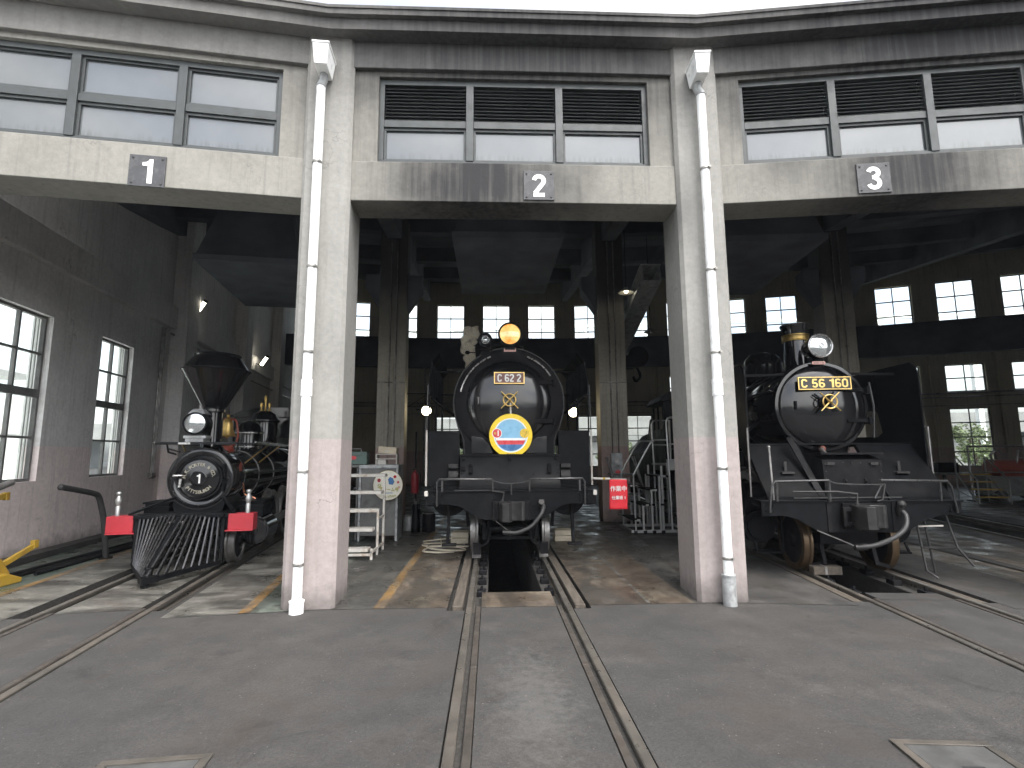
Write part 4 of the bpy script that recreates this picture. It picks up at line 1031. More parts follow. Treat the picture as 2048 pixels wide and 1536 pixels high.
# headboard hung on the door handwheel (its cartoon picture is left plain)
def roundel():
    YB = 8.4+.80-.27
    t = thing('headboard', 'round yellow-rimmed headboard with pale blue centre hanging on the smokebox door', 'headboard', (.018, YB, 2.05))
    b = B(AXY); b.lathe([(.365,0),(.37,-.006),(.37,-.014),(.365,-.02)], None, 64); b.obj('disc', m['hm_yellow'], t)
    b = B(AXY); b.lathe([(.292,-.019),(.292,-.0225),(.272,-.0225),(.272,-.019)], None, 64, False, False); b.obj('white_ring', m['hm_white'], t)
    b = B(AXY); b.lathe([(0,-.0215),(.274,-.0215)], None, 64, False, False); c = b.obj('centre_field', m['hm_blue'], t)
    b = B();                                                   # plain banded picture: dark blue foot, red band, white band
    def chord(z0, z1, r=.262):
        pts = []; n = 16
        a0, a1 = math.asin(z0/r), math.asin(z1/r)
        pts += [(r*math.cos(a0+(a1-a0)*i/n), r*math.sin(a0+(a1-a0)*i/n)) for i in range(n+1)]
        return pts+[(-x, z) for x, z in reversed(pts)]
    b.prism(chord(-.261,-.155), 'xz', -.0235, -.0216); b.obj('blue_band', m['hm_dblue'], c)
    b = B(); b.prism(chord(-.155,-.085), 'xz', -.0235, -.0216); b.obj('red_band', m['hm_red'], c)
    b = B(); b.prism(chord(-.085,-.045), 'xz', -.0235, -.0216); b.obj('white_band', m['hm_white'], c)
    b = B(T(-.235,0,.035) @ AXY); b.lathe([(.085,-.0216),(.085,-.026),(0,-.026)], None, 32, False); p = b.obj('red_badge', m['hm_white'], t)
    b = B(T(-.235,0,.035) @ AXY); b.lathe([(.074,-.0262),(.074,-.0285),(0,-.0285)], None, 32, False); b.obj('badge_face', m['hm_red'], p)
    text('1', .13, m['hm_white'], p, T(-.215,-.030,.032) @ FACE, 'numeral', .001, .003)
    b = B(); b.box(-.285,-.25,-.031,-.0286,.02,.05); b.obj('badge_patch', m['hm_gold'], p)
    b = B(T(.235,0,.035) @ AXY); b.lathe([(.08,-.0216),(.08,-.026),(0,-.026)], None, 32, False); q = b.obj('gold_badge', m['hm_gold'], t)
    b = B(T(.235,0,.035) @ AXY); b.torus(T(0,0,-.026), .064, .004, 28, 6); b.obj('badge_ring', m['hm_yellow'], q)
    b = B(); 
    for i, w in enumerate((.09, .075)): b.box(-.02, -.02+w, -.0222, -.0201, -.322-.018*i, -.312-.018*i)
    b.torus(T(-.05,-.0212,-.322) @ RX(math.pi/2), .016, .003, 16, 6, 0, math.pi)
    b.obj('small_print', m['hm_dark'], t)
    b = B(); b.bar((0,-.005,.34),(0,-.005,.60),.028,.006,(0,1,0)); b.tube([(0,-.005,.60),(0,.03,.635),(0,.06,.60)], .01, 6); b.obj('hanger', m['wsteel'], t)
roundel()
b = B(); rng_ = random.Random(3)
pts = [(0,0,-.34),(-.02,.0,-.2),(.0,.02,-.05),(-.05,.0,.1),(-.02,.02,.25),(.04,0,.36),(.02,0,.47)]
b.tube(smooth_path(pts, 5), .1, 18, rr=[.07+.07*min(1,i/14)+.02*math.sin(i*1.1) - (.10 if i == 30 else 0) for i in range(31)])
for i in range(9): b.sphere((rng_.uniform(-.1,.09), rng_.uniform(-.08,.08), .0+.05*i), rng_.uniform(.06,.10), 12)
for v in b.bm.verts: v.co += Vector((1,1,1))*0 + v.co.normalized()*.03*mnoise.noise(v.co*9)
o = b.obj('steam_plume', m['steam'], None); o.location = (-.72, 9.9, 3.70); tag(o, 'small pale puff of steam rising beside the amber headlamp', 'steam')

# ---------------- C56 type: the small black engine in the right stall
def small_engine():
    M = trkM(2) @ T(0, .92, 0)
    t = thing('steam_locomotive', 'black steam locomotive in stall three with a brass-banded chimney and clear headlamp', 'locomotive', M=M, group='steam locomotives standing in the stalls')
    ZC, RB, YF = 2.455, .705, .83
    pl = [(-1.34,1.05),(-1.34,.85),(-1.02,.85),(-.85,.80),(-.62,.66),(-.50,.63),(.50,.63),(.62,.66),(.85,.80),(1.02,.85),(1.34,.90),(1.34,1.05)]
    b = B(); b.prism(pl, 'xz', 0, .045); b.box(-1.36,1.36,-.025,.16,1.048,1.068); bmm = b.obj('buffer_beam', m['blk'], t, bevel=.005)
    b = B(); b.rivets([(x*s,0,z) for s in (-1,1) for x in (1.18,1.28) for z in (.92,1.0)]+[(s*.44,0,z) for s in (-1,1) for z in (.72,.8,.88,.96)], .014); b.obj('rivets', m['blk'], bmm)
    b = B(); b.box(-.46,-.41,-.015,0,.64,1.045); b.box(.41,.46,-.015,0,.64,1.045); b.torus(T(1.22,-.02,.96) @ RX(math.pi/2) @ Matrix.Diagonal((1,1.5,1,1)), .035, .009, 16, 6); b.obj('beam_bracket', m['blk_matt'], bmm)
    for s in (-1, 1):
        b = B(); p = [(s*1.245,-.05,.90),(s*1.245,-.05,.95),(s*1.20,-.05,1.27),(s*1.15,-.05,1.33),(s*.27 if s>0 else s*.42,-.05,1.345)]
        b.tube(p, .0135, 8)
        if s < 0: b.tube([(-.42,-.05,1.345),(-.42,-.04,1.06)], .0135, 8); b.bar((-.42,-.03,1.05),(-.42,-.04,1.34),.04,.02,(0,1,0)); b.bar((-1.13,-.03,1.05),(-1.13,-.05,1.33),.03,.02,(0,1,0))
        else: b.tube([(1.06,-.05,1.34),(1.06,-.04,1.06)], .0135, 8)
        b.obj('front_handrail', m['railpaint'], t)
    b = B(); b.tube(smooth_path([(-.42,-.05,1.335),(-.3,-.05,1.30),(.0,-.05,1.285),(.20,-.05,1.285),(.33,-.05,1.29)]), .010, 6); b.tube([(.33,-.05,1.29),(.27,-.06,1.08),(.20,-.06,1.06),(.17,-.06,1.10),(.27,-.06,1.27)], .010, 6); b.tube([(-.9,-.03,1.10),(.55,-.03,1.11)], .010, 6); b.obj('uncoupling_rod', m['railpaint'], t)
    knuckle(t, .02, -.18, .86, 1.0)
    b = B(); b.box(-.26,.28,-.05,-.002,.68,1.03); b.wall(-.30,-.08,.72,.98,[(-.25,-.13,.78,.92)],-.12,-.06); b.obj('coupler_pocket', m['blk_matt'], t, bevel=.01)
    b = B(); b.tube(smooth_path([(.50,-.05,.95),(.52,-.12,.86),(.44,-.20,.72),(.28,-.22,.60),(.06,-.20,.50),(-.08,-.18,.47)]), .032, 10); h = b.obj('air_hose', m['rubber'], t)
    b = B(); b.cyl((.50,-.02,.88),(.50,-.07,1.02),.05); b.sphere((.50,-.08,1.02),.055); b.cyl((-.06,-.18,.47),(-.22,-.17,.46),.045); b.obj('hose_coupling', m['iron'], h)
    b = B(); b.tube([(-.62,-.02,.66),(-.30,-.10,.52),(-.20,-.16,.47)], .008, 6); b.obj('hose_chain', m['dsteel'], h)
    # sloped apron and running board
    b = B(); b.prism([(.06,1.065),(.10,1.065),(.80,1.80),(.80,1.85),(.76,1.85),(.06,1.11)], 'yz', -1.22, -.42)
    b.prism([(.06,1.065),(.10,1.065),(.80,1.80),(.80,1.85),(.76,1.85),(.06,1.11)], 'yz', .44, 1.27)
    b.box(-1.24,1.29,.74,.80,1.845,1.87); b.box(-1.25,-.62,.8,6.6,1.82,1.86); b.box(.62,1.29,.8,6.6,1.82,1.86); b.box(-1.22,1.27,.16,.8,1.055,1.065)
    b.obj('running_board', m['blk'], t, bevel=.004)
    b = B(); b.prism([(.10,1.07),(.12,1.62),(.40,1.70),(.62,1.70),(.62,1.07)], 'yz', -.40, .42); b.box(-.42,.44,.10,.66,1.70,1.725)
    bx = b.obj('inspection_box', m['blk_matt'], t, bevel=.006)
    b = B(); b.rivets([(-.36+.12*i,.115,1.58) for i in range(7)]+[(s,.108,1.16+.1*i) for s in (-.37,.39) for i in range(5)], .012)
    for x in (-.30,.30): b.box(x-.05,x+.05,.09,.13,1.55,1.59)
    for x in (-.12,.16): b.tube([(x,.11,1.36),(x-.01,.05,1.33),(x,.10,1.30)], .008, 6)
    b.obj('cover_latch', m['iron'], bx)
    b = B(); b.bar((-.46,.05,1.08),(-.62,.60,1.95),.09,.025,(0,1,0)); b.obj('front_stay', m['blk_matt'], t, bevel=.004)
    b = B()
    for x in (-.80,.82): b.box(x-.09,x+.09,.30,.42,1.42,1.45); b.box(x-.02,x+.02,.38,.40,1.45,1.60)
    b.obj('step', m['iron'], t, bevel=.004)
    b = B(); b.cyl((-.10,.70,1.78),(-.15,.48,1.70),.028); b.obj('drain_pipe', m['dsteel'], t); b = B(); b.cyl((-.06,.72,1.79),(-.10,.70,1.775),.045); b.obj('drain_flange', m['maroon'], t)
    # deflectors
    for s in (-1, 1):
        b = B(); x = s*1.28
        pg = [(.46,1.50),(.46,2.85),(.50,3.0),(.60,3.08),(.80,3.10),(3.3,3.10),(3.3,2.52),(1.55,2.42),(1.50,2.38),(1.42,2.05),(1.55,1.98),(3.3,2.02),(3.3,1.84),(.80,1.84)]
        b.prism(pg, 'yz', min(x, x+s*.012), max(x, x+s*.012))
        d = b.obj('smoke_deflector', m['blk'], t)
        b = B(); b.tube([(x+s*.03,.42,1.08),(x+s*.03,.42,2.1),(x+s*.01,.45,2.1)], .014, 8); b.obj('handrail', m['dsteel'], d)
        b = B(); b.tube([(x,.455,1.5),(x,.455,2.86),(x,.50,3.01),(x,.60,3.09),(x,3.3,3.11)], .012, 6); b.bar((x,1.0,2.98),(s*.2,1.0,3.0),.035); b.bar((x,2.6,2.7),(s*.5,2.6,2.75),.035); b.bar((x,1.5,2.45),(x,1.5,3.08),.02,.05); b.obj('stay', m['blk_matt'], d)
    b = B(); b.tube([(-1.15,.04,1.07),(-1.16,.05,1.75),(-1.16,.06,1.80)], .016, 8); b.sphere((-1.16,.06,1.81),.024); b.obj('grab_rail', m['dsteel'], t)
    # boiler
    b = B(T(0,0,ZC) @ AXY); b.lathe([(RB-.02,YF+.03),(RB,YF+.06),(RB,2.2),(RB-.01,2.22),(RB-.01,6.4),(.2,6.4)], None, 56, False); b.obj('boiler', m['blk_gloss'], t)
    b = B(T(0,0,ZC) @ AXY)
    for y in (2.25,3.1,3.9,4.7,5.5): b.lathe([(RB-.012,y),(RB+.006,y),(RB+.006,y+.05),(RB-.012,y+.05)], None, 48, False, False)
    b.obj('boiler_band', m['blk'], t)
    b = B(T(0,0,ZC) @ AXY); b.lathe([(RB+.012,YF+.10),(RB+.012,YF-.01),(RB,YF-.03),(RB-.045,YF-.035),(RB-.05,YF)], None, 64, False, False); b.obj('smokebox_front', m['blk_gloss'], t)
    b = B(); b.prism([(-.5,1.3),(-.42,1.75),(-.55,2.3),(.55,2.3),(.42,1.75),(.5,1.3)], 'xz', YF+.1, YF+1.2); b.obj('saddle', m['blk'], t, bevel=.008)
    b = B(T(0,YF-.03,ZC) @ AXY); b.lathe([(RB-.055,.03),(RB-.055,-.01),(RB-.085,-.035),(.45,-.065),(.32,-.09),(.15,-.105),(0,-.108)], None, 64, False); dr = b.obj('smokebox_door', m['blk_gloss'], t)
    for z in (2.70, 2.215):
        b = B(); b.bar((.68,YF-.06,z),(.34,YF-.125,z),.05,.02,(0,1,0)); b.cyl((.70,YF-.08,z-.06),(.70,YF-.08,z+.06),.028); b.box(.65,.75,YF-.06,YF-.0,z-.045,z+.045); b.obj('hinge', m['blk'], dr, bevel=.004)
    b = B(); b.tube([(.73,YF-.08,2.82),(.77,YF-.08,2.45),(.74,YF-.06,1.95)], .016, 6); b.obj('door_rail', m['railpaint'], dr)
    b = B(); b.tube([(-.44,YF-.06,2.53),(-.43,YF-.13,2.52),(-.43,YF-.13,2.41),(-.44,YF-.06,2.40)], .013, 8); b.obj('door_handle', m['blk'], dr)
    brass_wheel(dr, 0, YF-.30, 2.50, .20, .105)
    b = B(T(0,YF-.17,2.50) @ RX(math.pi/2)); b.torus(IDM, .085, .014, 24, 8); 
    for a in (50,140,230,320): b.tube([(0,0,0),(.21*math.cos(R(a)),.21*math.sin(R(a)),0)], .014, 8)
    b.cyl((0,0,-.1),(0,0,.1),.03); b.obj('inner_handwheel', m['blk'], dr)
    number_board(dr, 0, YF-.165, 2.80, .80, .20, 'C 56 160', m['plate_blk'], .138, 1.28, .013, m['brass'])
    # lamp
    b = B(T(-.0,YF-.12,3.40) @ AXY); b.lathe([(0,.33),(.10,.32),(.155,.26),(.175,.1),(.182,.0),(.195,-.01),(.195,-.045),(.168,-.05),(.165,-.02),(0,-.02)], None, 40); hl = b.obj('headlamp', m['blk_gloss'], t)
    b = B(T(-.0,YF-.12,3.40) @ AXY); b.lathe([(.167,-.045),(.12,-.062),(.06,-.072),(0,-.075)], None, 32, False); b.torus(T(0,0,-.08), .03, .006, 16, 6); b.obj('lens', m['lens'], hl)
    b = B(T(-.0,YF-.12,3.40) @ AXY); b.torus(T(0,0,-.046), .181, .013, 36, 8); b.obj('rim', m['steel'], hl)
    b = B(); b.box(-.08,.08,YF-.06,YF+.15,3.08,3.24); b.obj('lamp_bracket', m['blk'], hl, bevel=.006)
    caution_plate(t, -.02, YF-.10, 3.135, .20, .05)
    # chimney, domes
    b = B(T(0,1.45,0)); b.lathe([(.34,3.02),(.25,3.10),(.205,3.2),(.20,3.62)], None, 32, False, False); b.lathe([(.207,3.70),(.212,3.86),(.232,3.89),(.232,3.92),(.17,3.92),(.17,3.5)], None, 32, False, False); ch = b.obj('chimney', m['blk_gloss'], t)
    b = B(T(0,1.45,0)); b.lathe([(.202,3.64),(.212,3.65),(.212,3.705),(.206,3.72)], None, 32, False, False); b.torus(T(0,0,3.635), .207, .01, 32, 6); b.torus(T(0,0,3.73), .21, .01, 32, 6); b.obj('brass_band', m['dull_brass'], ch)
    b = B(T(0,2.85,0)); b.lathe([(.44,2.95),(.37,3.05),(.36,3.42),(.33,3.56),(.24,3.66),(.1,3.70),(0,3.705)], None, 40, False); b.obj('steam_dome', m['blk_gloss'], t)
    b = B(T(0,4.6,0)); b.lathe([(.36,2.95),(.30,3.05),(.30,3.35),(.24,3.48),(0,3.55)], None, 32, False); b.obj('sand_dome', m['blk'], t)
    # pipes along the boiler side
    for s in (-1, 1):
        b = B(); b.tube([(s*.69,YF+.1,2.72),(s*.69,6.3,2.75)], .018, 8); b.tube(smooth_path([(s*.30,1.5,3.06),(s*.50,2.0,2.95),(s*.60,3.0,2.82),(s*.60,5.5,2.82)]), .025, 8); b.tube(smooth_path([(s*.66,1.3,2.45),(s*.69,1.6,2.25),(s*.70,2.2,2.1),(s*.70,3.2,2.05)]), .03, 8)
        for q in range(3): b.tube(smooth_path([(s*.60,2.3+.35*q,2.6),(s*.68,2.25+.35*q,2.4),(s*.70,2.15+.35*q,2.2),(s*.66,2.3+.35*q,1.95)]), .022, 6)
        b.obj('boiler_pipe', m['iron'], t)
        b = B(); b.cyl((s*.80,2.2,2.1),(s*.80,3.7,2.1),.15,n=24); b.obj('air_tank', m['blk'], t)
        b = B(); b.cyl((s*1.02,.95,.58),(s*1.02,1.75,.58),.25,n=32); b.cyl((s*1.02,.90,.58),(s*1.02,.95,.58),.19,n=24); b.box(s*1.02-.18,s*1.02+.18,1.0,1.7,.75,1.25); b.cyl((s*1.02,.9,1.05),(s*1.02,1.85,1.05),.14,n=20)
        b.obj('cylinder', m['blk'], t, bevel=.006)
        b = B(); b.bar((s*.72,.86,.75),(s*.72,.86,.22),.03,.05,(0,1,0)); b.box(min(s*.72,s*1.15),max(s*.72,s*1.15),.80,.98,.20,.23); b.bar((s*1.12,.82,.23),(s*1.12,.9,.36),.03); b.obj('drain_cock_step', m['blk_matt'], t, bevel=.004)
        disc_wheel(t, s*.60, .72, .43, tread=m['tread'], wd=.115)
        for y in (2.4,3.6,4.8): disc_wheel(t, s*.60, y, .70, 'driving_wheel', spokes=12)
        b = B(); b.bar((s*.84,2.4,.6),(s*.84,4.8,.6),.045,.10); b.bar((s*.91,1.8,.62),(s*.91,3.6,.62),.045,.09); b.obj('coupling_rod', m['dsteel'], t, bevel=.005)
        b = B(); b.bar((s*.36,.50,.64),(s*.36,.36,.14),.05,.04,(0,1,0)); b.bar((s*.36,.40,.15),(s*.56,.40,.10),.04,.05); b.tube([(s*.36,.36,.60),(s*.50,.36,.60)], .012, 6); b.obj('guard_iron', m['blk_matt'], t)
    for y in (.72,2.4,3.6,4.8): axle(t, y, .43 if y < 1 else .70)
    b = B(); b.box(-.46,.46,.5,6.5,.8,1.2); b.box(-.40,.40,.35,1.1,.42,.60); b.obj('main_frame', m['blk_matt'], t)
    # folding footstep under the right end of the beam
    b = B(); 
    b.tube([(.78,.10,.84),(.83,.06,.12),(.93,.0,.03)], .016, 6); b.tube([(.90,.12,.84),(.97,.1,.08)], .016, 6)
    b.tube([(1.20,.12,.86),(1.27,.06,.42),(1.37,-.06,.20)], .016, 6); b.tube([(.80,.07,.42),(1.27,.06,.42)], .015, 6); b.obj('foot_step', m['iron'], t)
    b = B(); b.tube([(.79,.10,.70),(1.14,.10,.71)], .012, 6); b.obj('white_rung', m['wsteel'], t)
    # cab and tender
    b = B()
    b.M = T(0,-.8,0) @ RZ(math.pi/2)      # wall x -> +Y, wall y -> -X
    b.wall(6.5, 7.9, 1.35, 3.10, [(6.72,7.20,2.35,2.95),(7.28,7.74,2.35,2.95)], 1.30, 1.33); b.wall(6.5, 7.9, 1.35, 3.10, [(6.72,7.20,2.35,2.95),(7.28,7.74,2.35,2.95)], -1.33, -1.30)
    b.M = T(0,-.8,0)
    b.wall(-1.33,1.33,1.35,3.10,[(-.62,.62,1.35,3.05)],6.5,6.53)
    b.prism([(-1.42,3.06),(-1.30,3.22),(-.8,3.42),(-.3,3.52),(.3,3.52),(.8,3.42),(1.30,3.22),(1.42,3.06),(1.38,3.04),(-1.38,3.04)], 'xz', 6.35, 8.3)
    b.box(-1.32,1.32,6.5,8.1,1.28,1.35); b.box(-1.05,1.05,6.6,8.2,.8,1.28)
    b.obj('cab', m['blk'], t)
    b = B(T(0,-.8,0))
    for s in (-1,1):
        for z in (.45, .85): b.box(min(s*1.1,s*1.34),max(s*1.1,s*1.34),7.55,7.9,z,z+.03)
        b.bar((s*1.30,7.56,.45),(s*1.30,7.56,1.3),.03); b.bar((s*1.30,7.89,.45),(s*1.30,7.89,1.3),.03)
    b.obj('cab_step', m['blk_matt'], t)
    b = B(T(0,-.8,0)); b.prism([(-1.30,.95),(-1.30,1.75),(-.75,2.35),(-.60,2.42),(.60,2.42),(.75,2.35),(1.30,1.75),(1.30,.95)], 'xz', 8.35, 12.6); b.prism([(8.3,1.2),(8.3,2.7),(8.45,2.7),(9.0,2.0),(9.0,1.2)], 'yz', -1.30, -1.27); b.prism([(8.3,1.2),(8.3,2.7),(8.45,2.7),(9.0,2.0),(9.0,1.2)], 'yz', 1.27, 1.30); b.box(-1.1,1.1,8.3,12.8,.7,.95); b.obj('tender', m['blk'], t, bevel=.03)
    for s in (-1,1):
        for y in (8.4,9.7,11.0): disc_wheel(t, s*.60, y, .43)
    return t
small_engine()

# ---------------- old wood-burner with cowcatcher in the left stall
def old_engine():
    M = trkM(0) @ T(0, 2.05, 0)
    t = thing('steam_locomotive', 'old polished steam locomotive in stall one with funnel chimney and cowcatcher', 'locomotive', M=M, group='steam locomotives standing in the stalls')
    ZC, RB, YF = 1.365, .50, .62
    # pilot beam with red ends
    b = B(); b.box(-.70,.70,-.02,.20,.62,.85); b.box(-.66,.66,-.06,-.02,.78,.85); b.obj('pilot_beam', m['blk'], t, bevel=.01)
    for s in (-1,1):
        b = B(); b.box(min(s*.66,s*1.03),max(s*.66,s*1.03),-.035,.19,.59,.84); b.box(min(s*.58,s*1.03),max(s*.58,s*1.03),-.05,.19,.57,.592); b.obj('red_beam_end', m['red'], t, bevel=.012)
    # cowcatcher
    tip = Vector((0,-1.07,.10)); 
    b = B()
    for s in (-1,1):
        b.bar((s*.60,-.06,.13),(tip.x,tip.y,.085),.05,.07); b.bar((s*.60,-.06,.82),(0,-.10,.82),.05,.05)
        b.bar((s*.60,-.06,.13),(s*.60,-.03,.82),.05,.05)
    b.box(-.62,.62,-.12,.10,.80,.86); b.prism([(-.13,-.93),(0,-1.13),(.13,-.93),(.09,-.90),(-.09,-.90)], 'xy', .05, .14); b.cyl((0,-1.02,.0),(0,-1.02,.06),.05); b.bar((0,-1.02,.13),(0,-.12,.80),.06,.05); b.cyl((0,-.95,.15),(0,-.95,.25),.05)
    cw = b.obj('cowcatcher', m['blk'], t, bevel=.006)
    for s in (-1,1):
        for i in range(9):
            f = i/8.6
            top = Vector((s*(.06+.52*f), -.105+.05*f, .83)); bot = Vector((s*(.03+.56*f), -1.05+.97*f, .135))
            b = B(); b.bar(top, bot, .024, .060, (0,-1,0)); b.obj('bar', m['barpaint'], cw, bevel=.004)
    b = B(); b.box(-.07,.07,-.16,-.08,.70,.78); b.box(-.10,.10,-.19,-.16,.72,.76); b.cyl((-.12,-.17,.74),(.12,-.17,.74),.018); b.obj('drawhead', m['dsteel'], cw, bevel=.008)
    # flagstaff holders and stays
    for s in (-1,1):
        b = B(T(s*.92,.05,.84)); b.lathe([(.035,0),(.036,.14),(.028,.15),(.045,.19),(.050,.23),(.030,.28),(.026,.30),(.04,.32),(.04,.345),(.03,.36),(0,.36)], None, 20); b.obj('flag_socket', m['alu'], t)
        b = B(); b.bar((s*.74,.0,.86),(s*.36,YF-.03,1.06),.045,.03); b.obj('beam_stay', m['blk'], t)
    # smokebox
    b = B(T(0,0,ZC) @ AXY); b.lathe([(RB+.005,YF+.02),(RB+.005,YF-.02),(RB-.02,YF-.035),(.40,YF-.035),(.38,YF-.02),(.355,YF-.05),(.345,YF-.07),(.33,YF-.07),(.32,YF-.055),(.30,YF-.08),(.13,YF-.10),(.13,YF-.125),(.115,YF-.13),(.105,YF-.115),(0,YF-.115)], None, 64, False)
    fr = b.obj('smokebox_front', m['blk_gloss'], t)
    b = B(); b.rivets([(.44*math.cos(R(30*i)),YF-.035,ZC+.44*math.sin(R(30*i))) for i in range(12)], .016); b.torus(T(0,YF-.02,ZC) @ RX(math.pi/2), RB, .010, 56, 6); b.obj('stud', m['iron'], fr)
    b = B(); b.tube([(-.36,YF-.14,ZC+.05),(-.24,YF-.13,ZC+.05)], .018, 8); b.sphere((-.36,YF-.14,ZC+.05),.022); b.bar((-.26,YF-.13,ZC+.0),(-.27,YF-.13,ZC-.14),.034,.02,(0,1,0)); b.obj('door_latch', m['steel'], fr)
    b = B(); b.cyl((.37,YF-.06,ZC-.22),(.37,YF-.06,ZC-.02),.022); b.cyl((.37,YF-.06,ZC+.10),(.37,YF-.06,ZC+.24),.022); b.obj('hinge', m['blk'], fr)
    # raised lettering round the plate
    def arc_text(s, a0, a1, r, size, flip=False):
        n = len(s)
        for i, chh in enumerate(s):
            if chh == ' ': continue
            a = a0+(a1-a0)*i/(n-1)
            rot = R(a-90) if not flip else R(a+90)
            text(chh, size, m['dull_letter'], fr, T(r*math.cos(R(a)), YF-.092, ZC+r*math.sin(R(a))) @ FACE @ RZ(rot), 'letter', .003, .002)
    arc_text('H.K.PORTER & CO.', 172, 8, .225, .075); arc_text('PITTSBURGH', 222, 318, .225, .075, True)
    glyphs('1', .15, m['wpaint'], fr, T(0, YF-.1155, ZC-.002), 'numeral', .2, .005)
    b = B(T(0,0,ZC) @ AXY); b.lathe([(RB-.02,YF),(RB-.01,YF+.03),(RB-.01,1.25),(RB-.03,1.26),(RB-.03,4.6),(RB+.06,4.9),(RB+.06,5.7),(.2,5.7)], None, 48, False); b.obj('boiler', m['blk_gloss'], t)
    b = B(T(0,0,ZC) @ AXY)
    for y in (1.27,2.2,3.3,4.92): b.lathe([(RB-.035,y),(RB-.018,y),(RB-.018,y+.045),(RB-.035,y+.045)] if y < 4.5 else [(RB+.055,y),(RB+.07,y),(RB+.07,y+.05),(RB+.055,y+.05)], None, 48, False, False)
    b.obj('boiler_band', m['dsteel'], t)
    b = B(); b.prism([(-.36,.80),(-.40,.95),(-.34,1.06),(.34,1.06),(.40,.95),(.36,.80)], 'xz', YF-.02, 1.5); b.obj('saddle', m['blk'], t, bevel=.01)
    # red builder's plate on the smokebox side
    b = B(T(0,1.05,ZC) @ RY(0)); a = R(18)
    b.prism([(-.07,-.09),(.07,-.09),(.07,.06),(0,.11),(-.07,.06)], 'xz', -.004, .004, T(.50*math.cos(a),0,.50*math.sin(a)) @ RZ(math.pi/2)); b.obj('maker_plate', m['redbell'], t)
    # chimney
    b = B(T(0,.98,0)); b.lathe([(.24,1.80),(.17,1.90),(.155,2.05),(.155,2.48),(.19,2.50),(.19,2.545),(.165,2.56),(.20,2.60),(.52,3.20),(.545,3.22),(.545,3.245),(.52,3.26),(.37,3.48),(.385,3.50),(.37,3.52),(.28,3.47),(0,3.45)], None, 48, False, False); ch = b.obj('chimney', m['blk_gloss'], t)
    b = B(T(0,.98,0)); b.torus(T(0,0,3.232), .545, .012, 48, 6); b.torus(T(0,0,3.505), .375, .011, 40, 6); b.rivets([(.367*math.cos(R(12*i)),.367*math.sin(R(12*i)),2.905) for i in range(30)], .009, (0,0,1)); b.obj('rim', m['blk'], ch)
    b = B(); b.cyl((-.21,.98,2.52),(-.21,.98,2.62),.035); b.obj('spark_valve', m['dsteel'], ch)
    # headlamp on its shelf
    b = B(); b.box(-.56,.56,.44,.72,1.93,1.955); b.tube([(-.55,.60,1.93),(-.52,.60,1.80),(-.40,.62,1.76)], .016, 6); b.tube([(.55,.60,1.93),(.52,.60,1.80),(.40,.62,1.76)], .016, 6); b.tube([(-.55,.62,1.86),(-.35,.62,1.80)], .014, 6); b.box(-.57,.57,.425,.44,1.922,1.963); sh = b.obj('lamp_shelf', m['blk_gloss'], t)
    b = B(); b.box(-.31,-.13,.418,.424,1.925,1.955); b.obj('shelf_tab', m['steel'], sh)
    b = B(T(-.09,.46,2.27) @ AXY); b.lathe([(0,.34),(.14,.34),(.16,.30),(.165,.02),(.185,.01),(.185,-.03),(.16,-.035),(.155,0),(0,0)], None, 36); hl = b.obj('headlamp', m['blk'], t)
    b = B(T(-.09,.46,2.27) @ AXY); b.lathe([(.158,-.025),(.1,-.038),(0,-.045)], None, 32, False); b.obj('lens', m['lens'], hl)
    b = B(T(-.09,.46,0)); b.frustum((-.14,.14,.0,.28), 2.43, (-.07,.07,.07,.21), 2.52); b.box(-.14,.14,-.01,.30,1.958,2.02); b.box(-.17,.17,.0,.26,2.02,2.07); b.obj('lamp_casing', m['zinc'], hl, bevel=.008)
    # running board rail at boiler top with brass stays, both sides
    for s in (-1,1):
        b = B(); b.box(min(s*.50,s*.78),max(s*.50,s*.78),.72,5.6,1.925,1.955); rb = b.obj('running_board', m['blk_gloss'], t, bevel=.004)
        b = B(); b.tube([(s*.79,.70,1.965),(s*.79,5.6,1.965)], .012, 6); b.obj('edge_rail', m['steel'], rb)
        b = B()
        for y in (1.7,2.6): b.tube([(s*.74,y,1.93),(s*.45,y-.35,1.60)], .014, 6)
        b.obj('stay', m['brass'], rb)
        b = B(); b.tube([(s*.56,1.6,1.42),(s*.58,2.4,1.40),(s*.58,5.5,1.42)], .022, 8); b.tube([(s*.56,1.3,1.30),(s*.64,1.5,1.27),(s*.64,5.5,1.28)], .026, 8); b.obj('side_pipe', m['iron'], t)
        b = B(); b.tube(smooth_path([(s*.50,1.15,1.25),(s*.53,1.2,1.05),(s*.70,1.2,.98),(s*.72,1.2,.86)]), .014, 8); b.sphere((s*.72,1.2,.86),.03); b.obj('oil_pipe', m['copper'] if s > 0 else m['dsteel'], t)
        b = B(); b.cyl((s*.82,.80,.47),(s*.82,1.45,.47),.235,n=36); b.cyl((s*.82,.77,.47),(s*.82,.80,.47),.20,n=32); b.cyl((s*.82,.74,.47),(s*.82,.77,.47),.07,n=20); cy = b.obj('cylinder', m['blk_gloss'], t, bevel=.006)
        b = B(); b.box(s*.74-.19,s*.74+.19,.86,1.42,.70,.86); b.box(s*.74-.21,s*.74+.21,.84,1.44,.86,.89); b.box(s*.74-.21,s*.74+.21,.84,1.44,.94,.97); b.box(s*.74-.18,s*.74+.18,.87,1.41,.89,.94)
        b.cyl((s*.74,1.42,.78),(s*.74,1.9,.78),.03); b.obj('steam_chest', m['blk'], cy, bevel=.005)
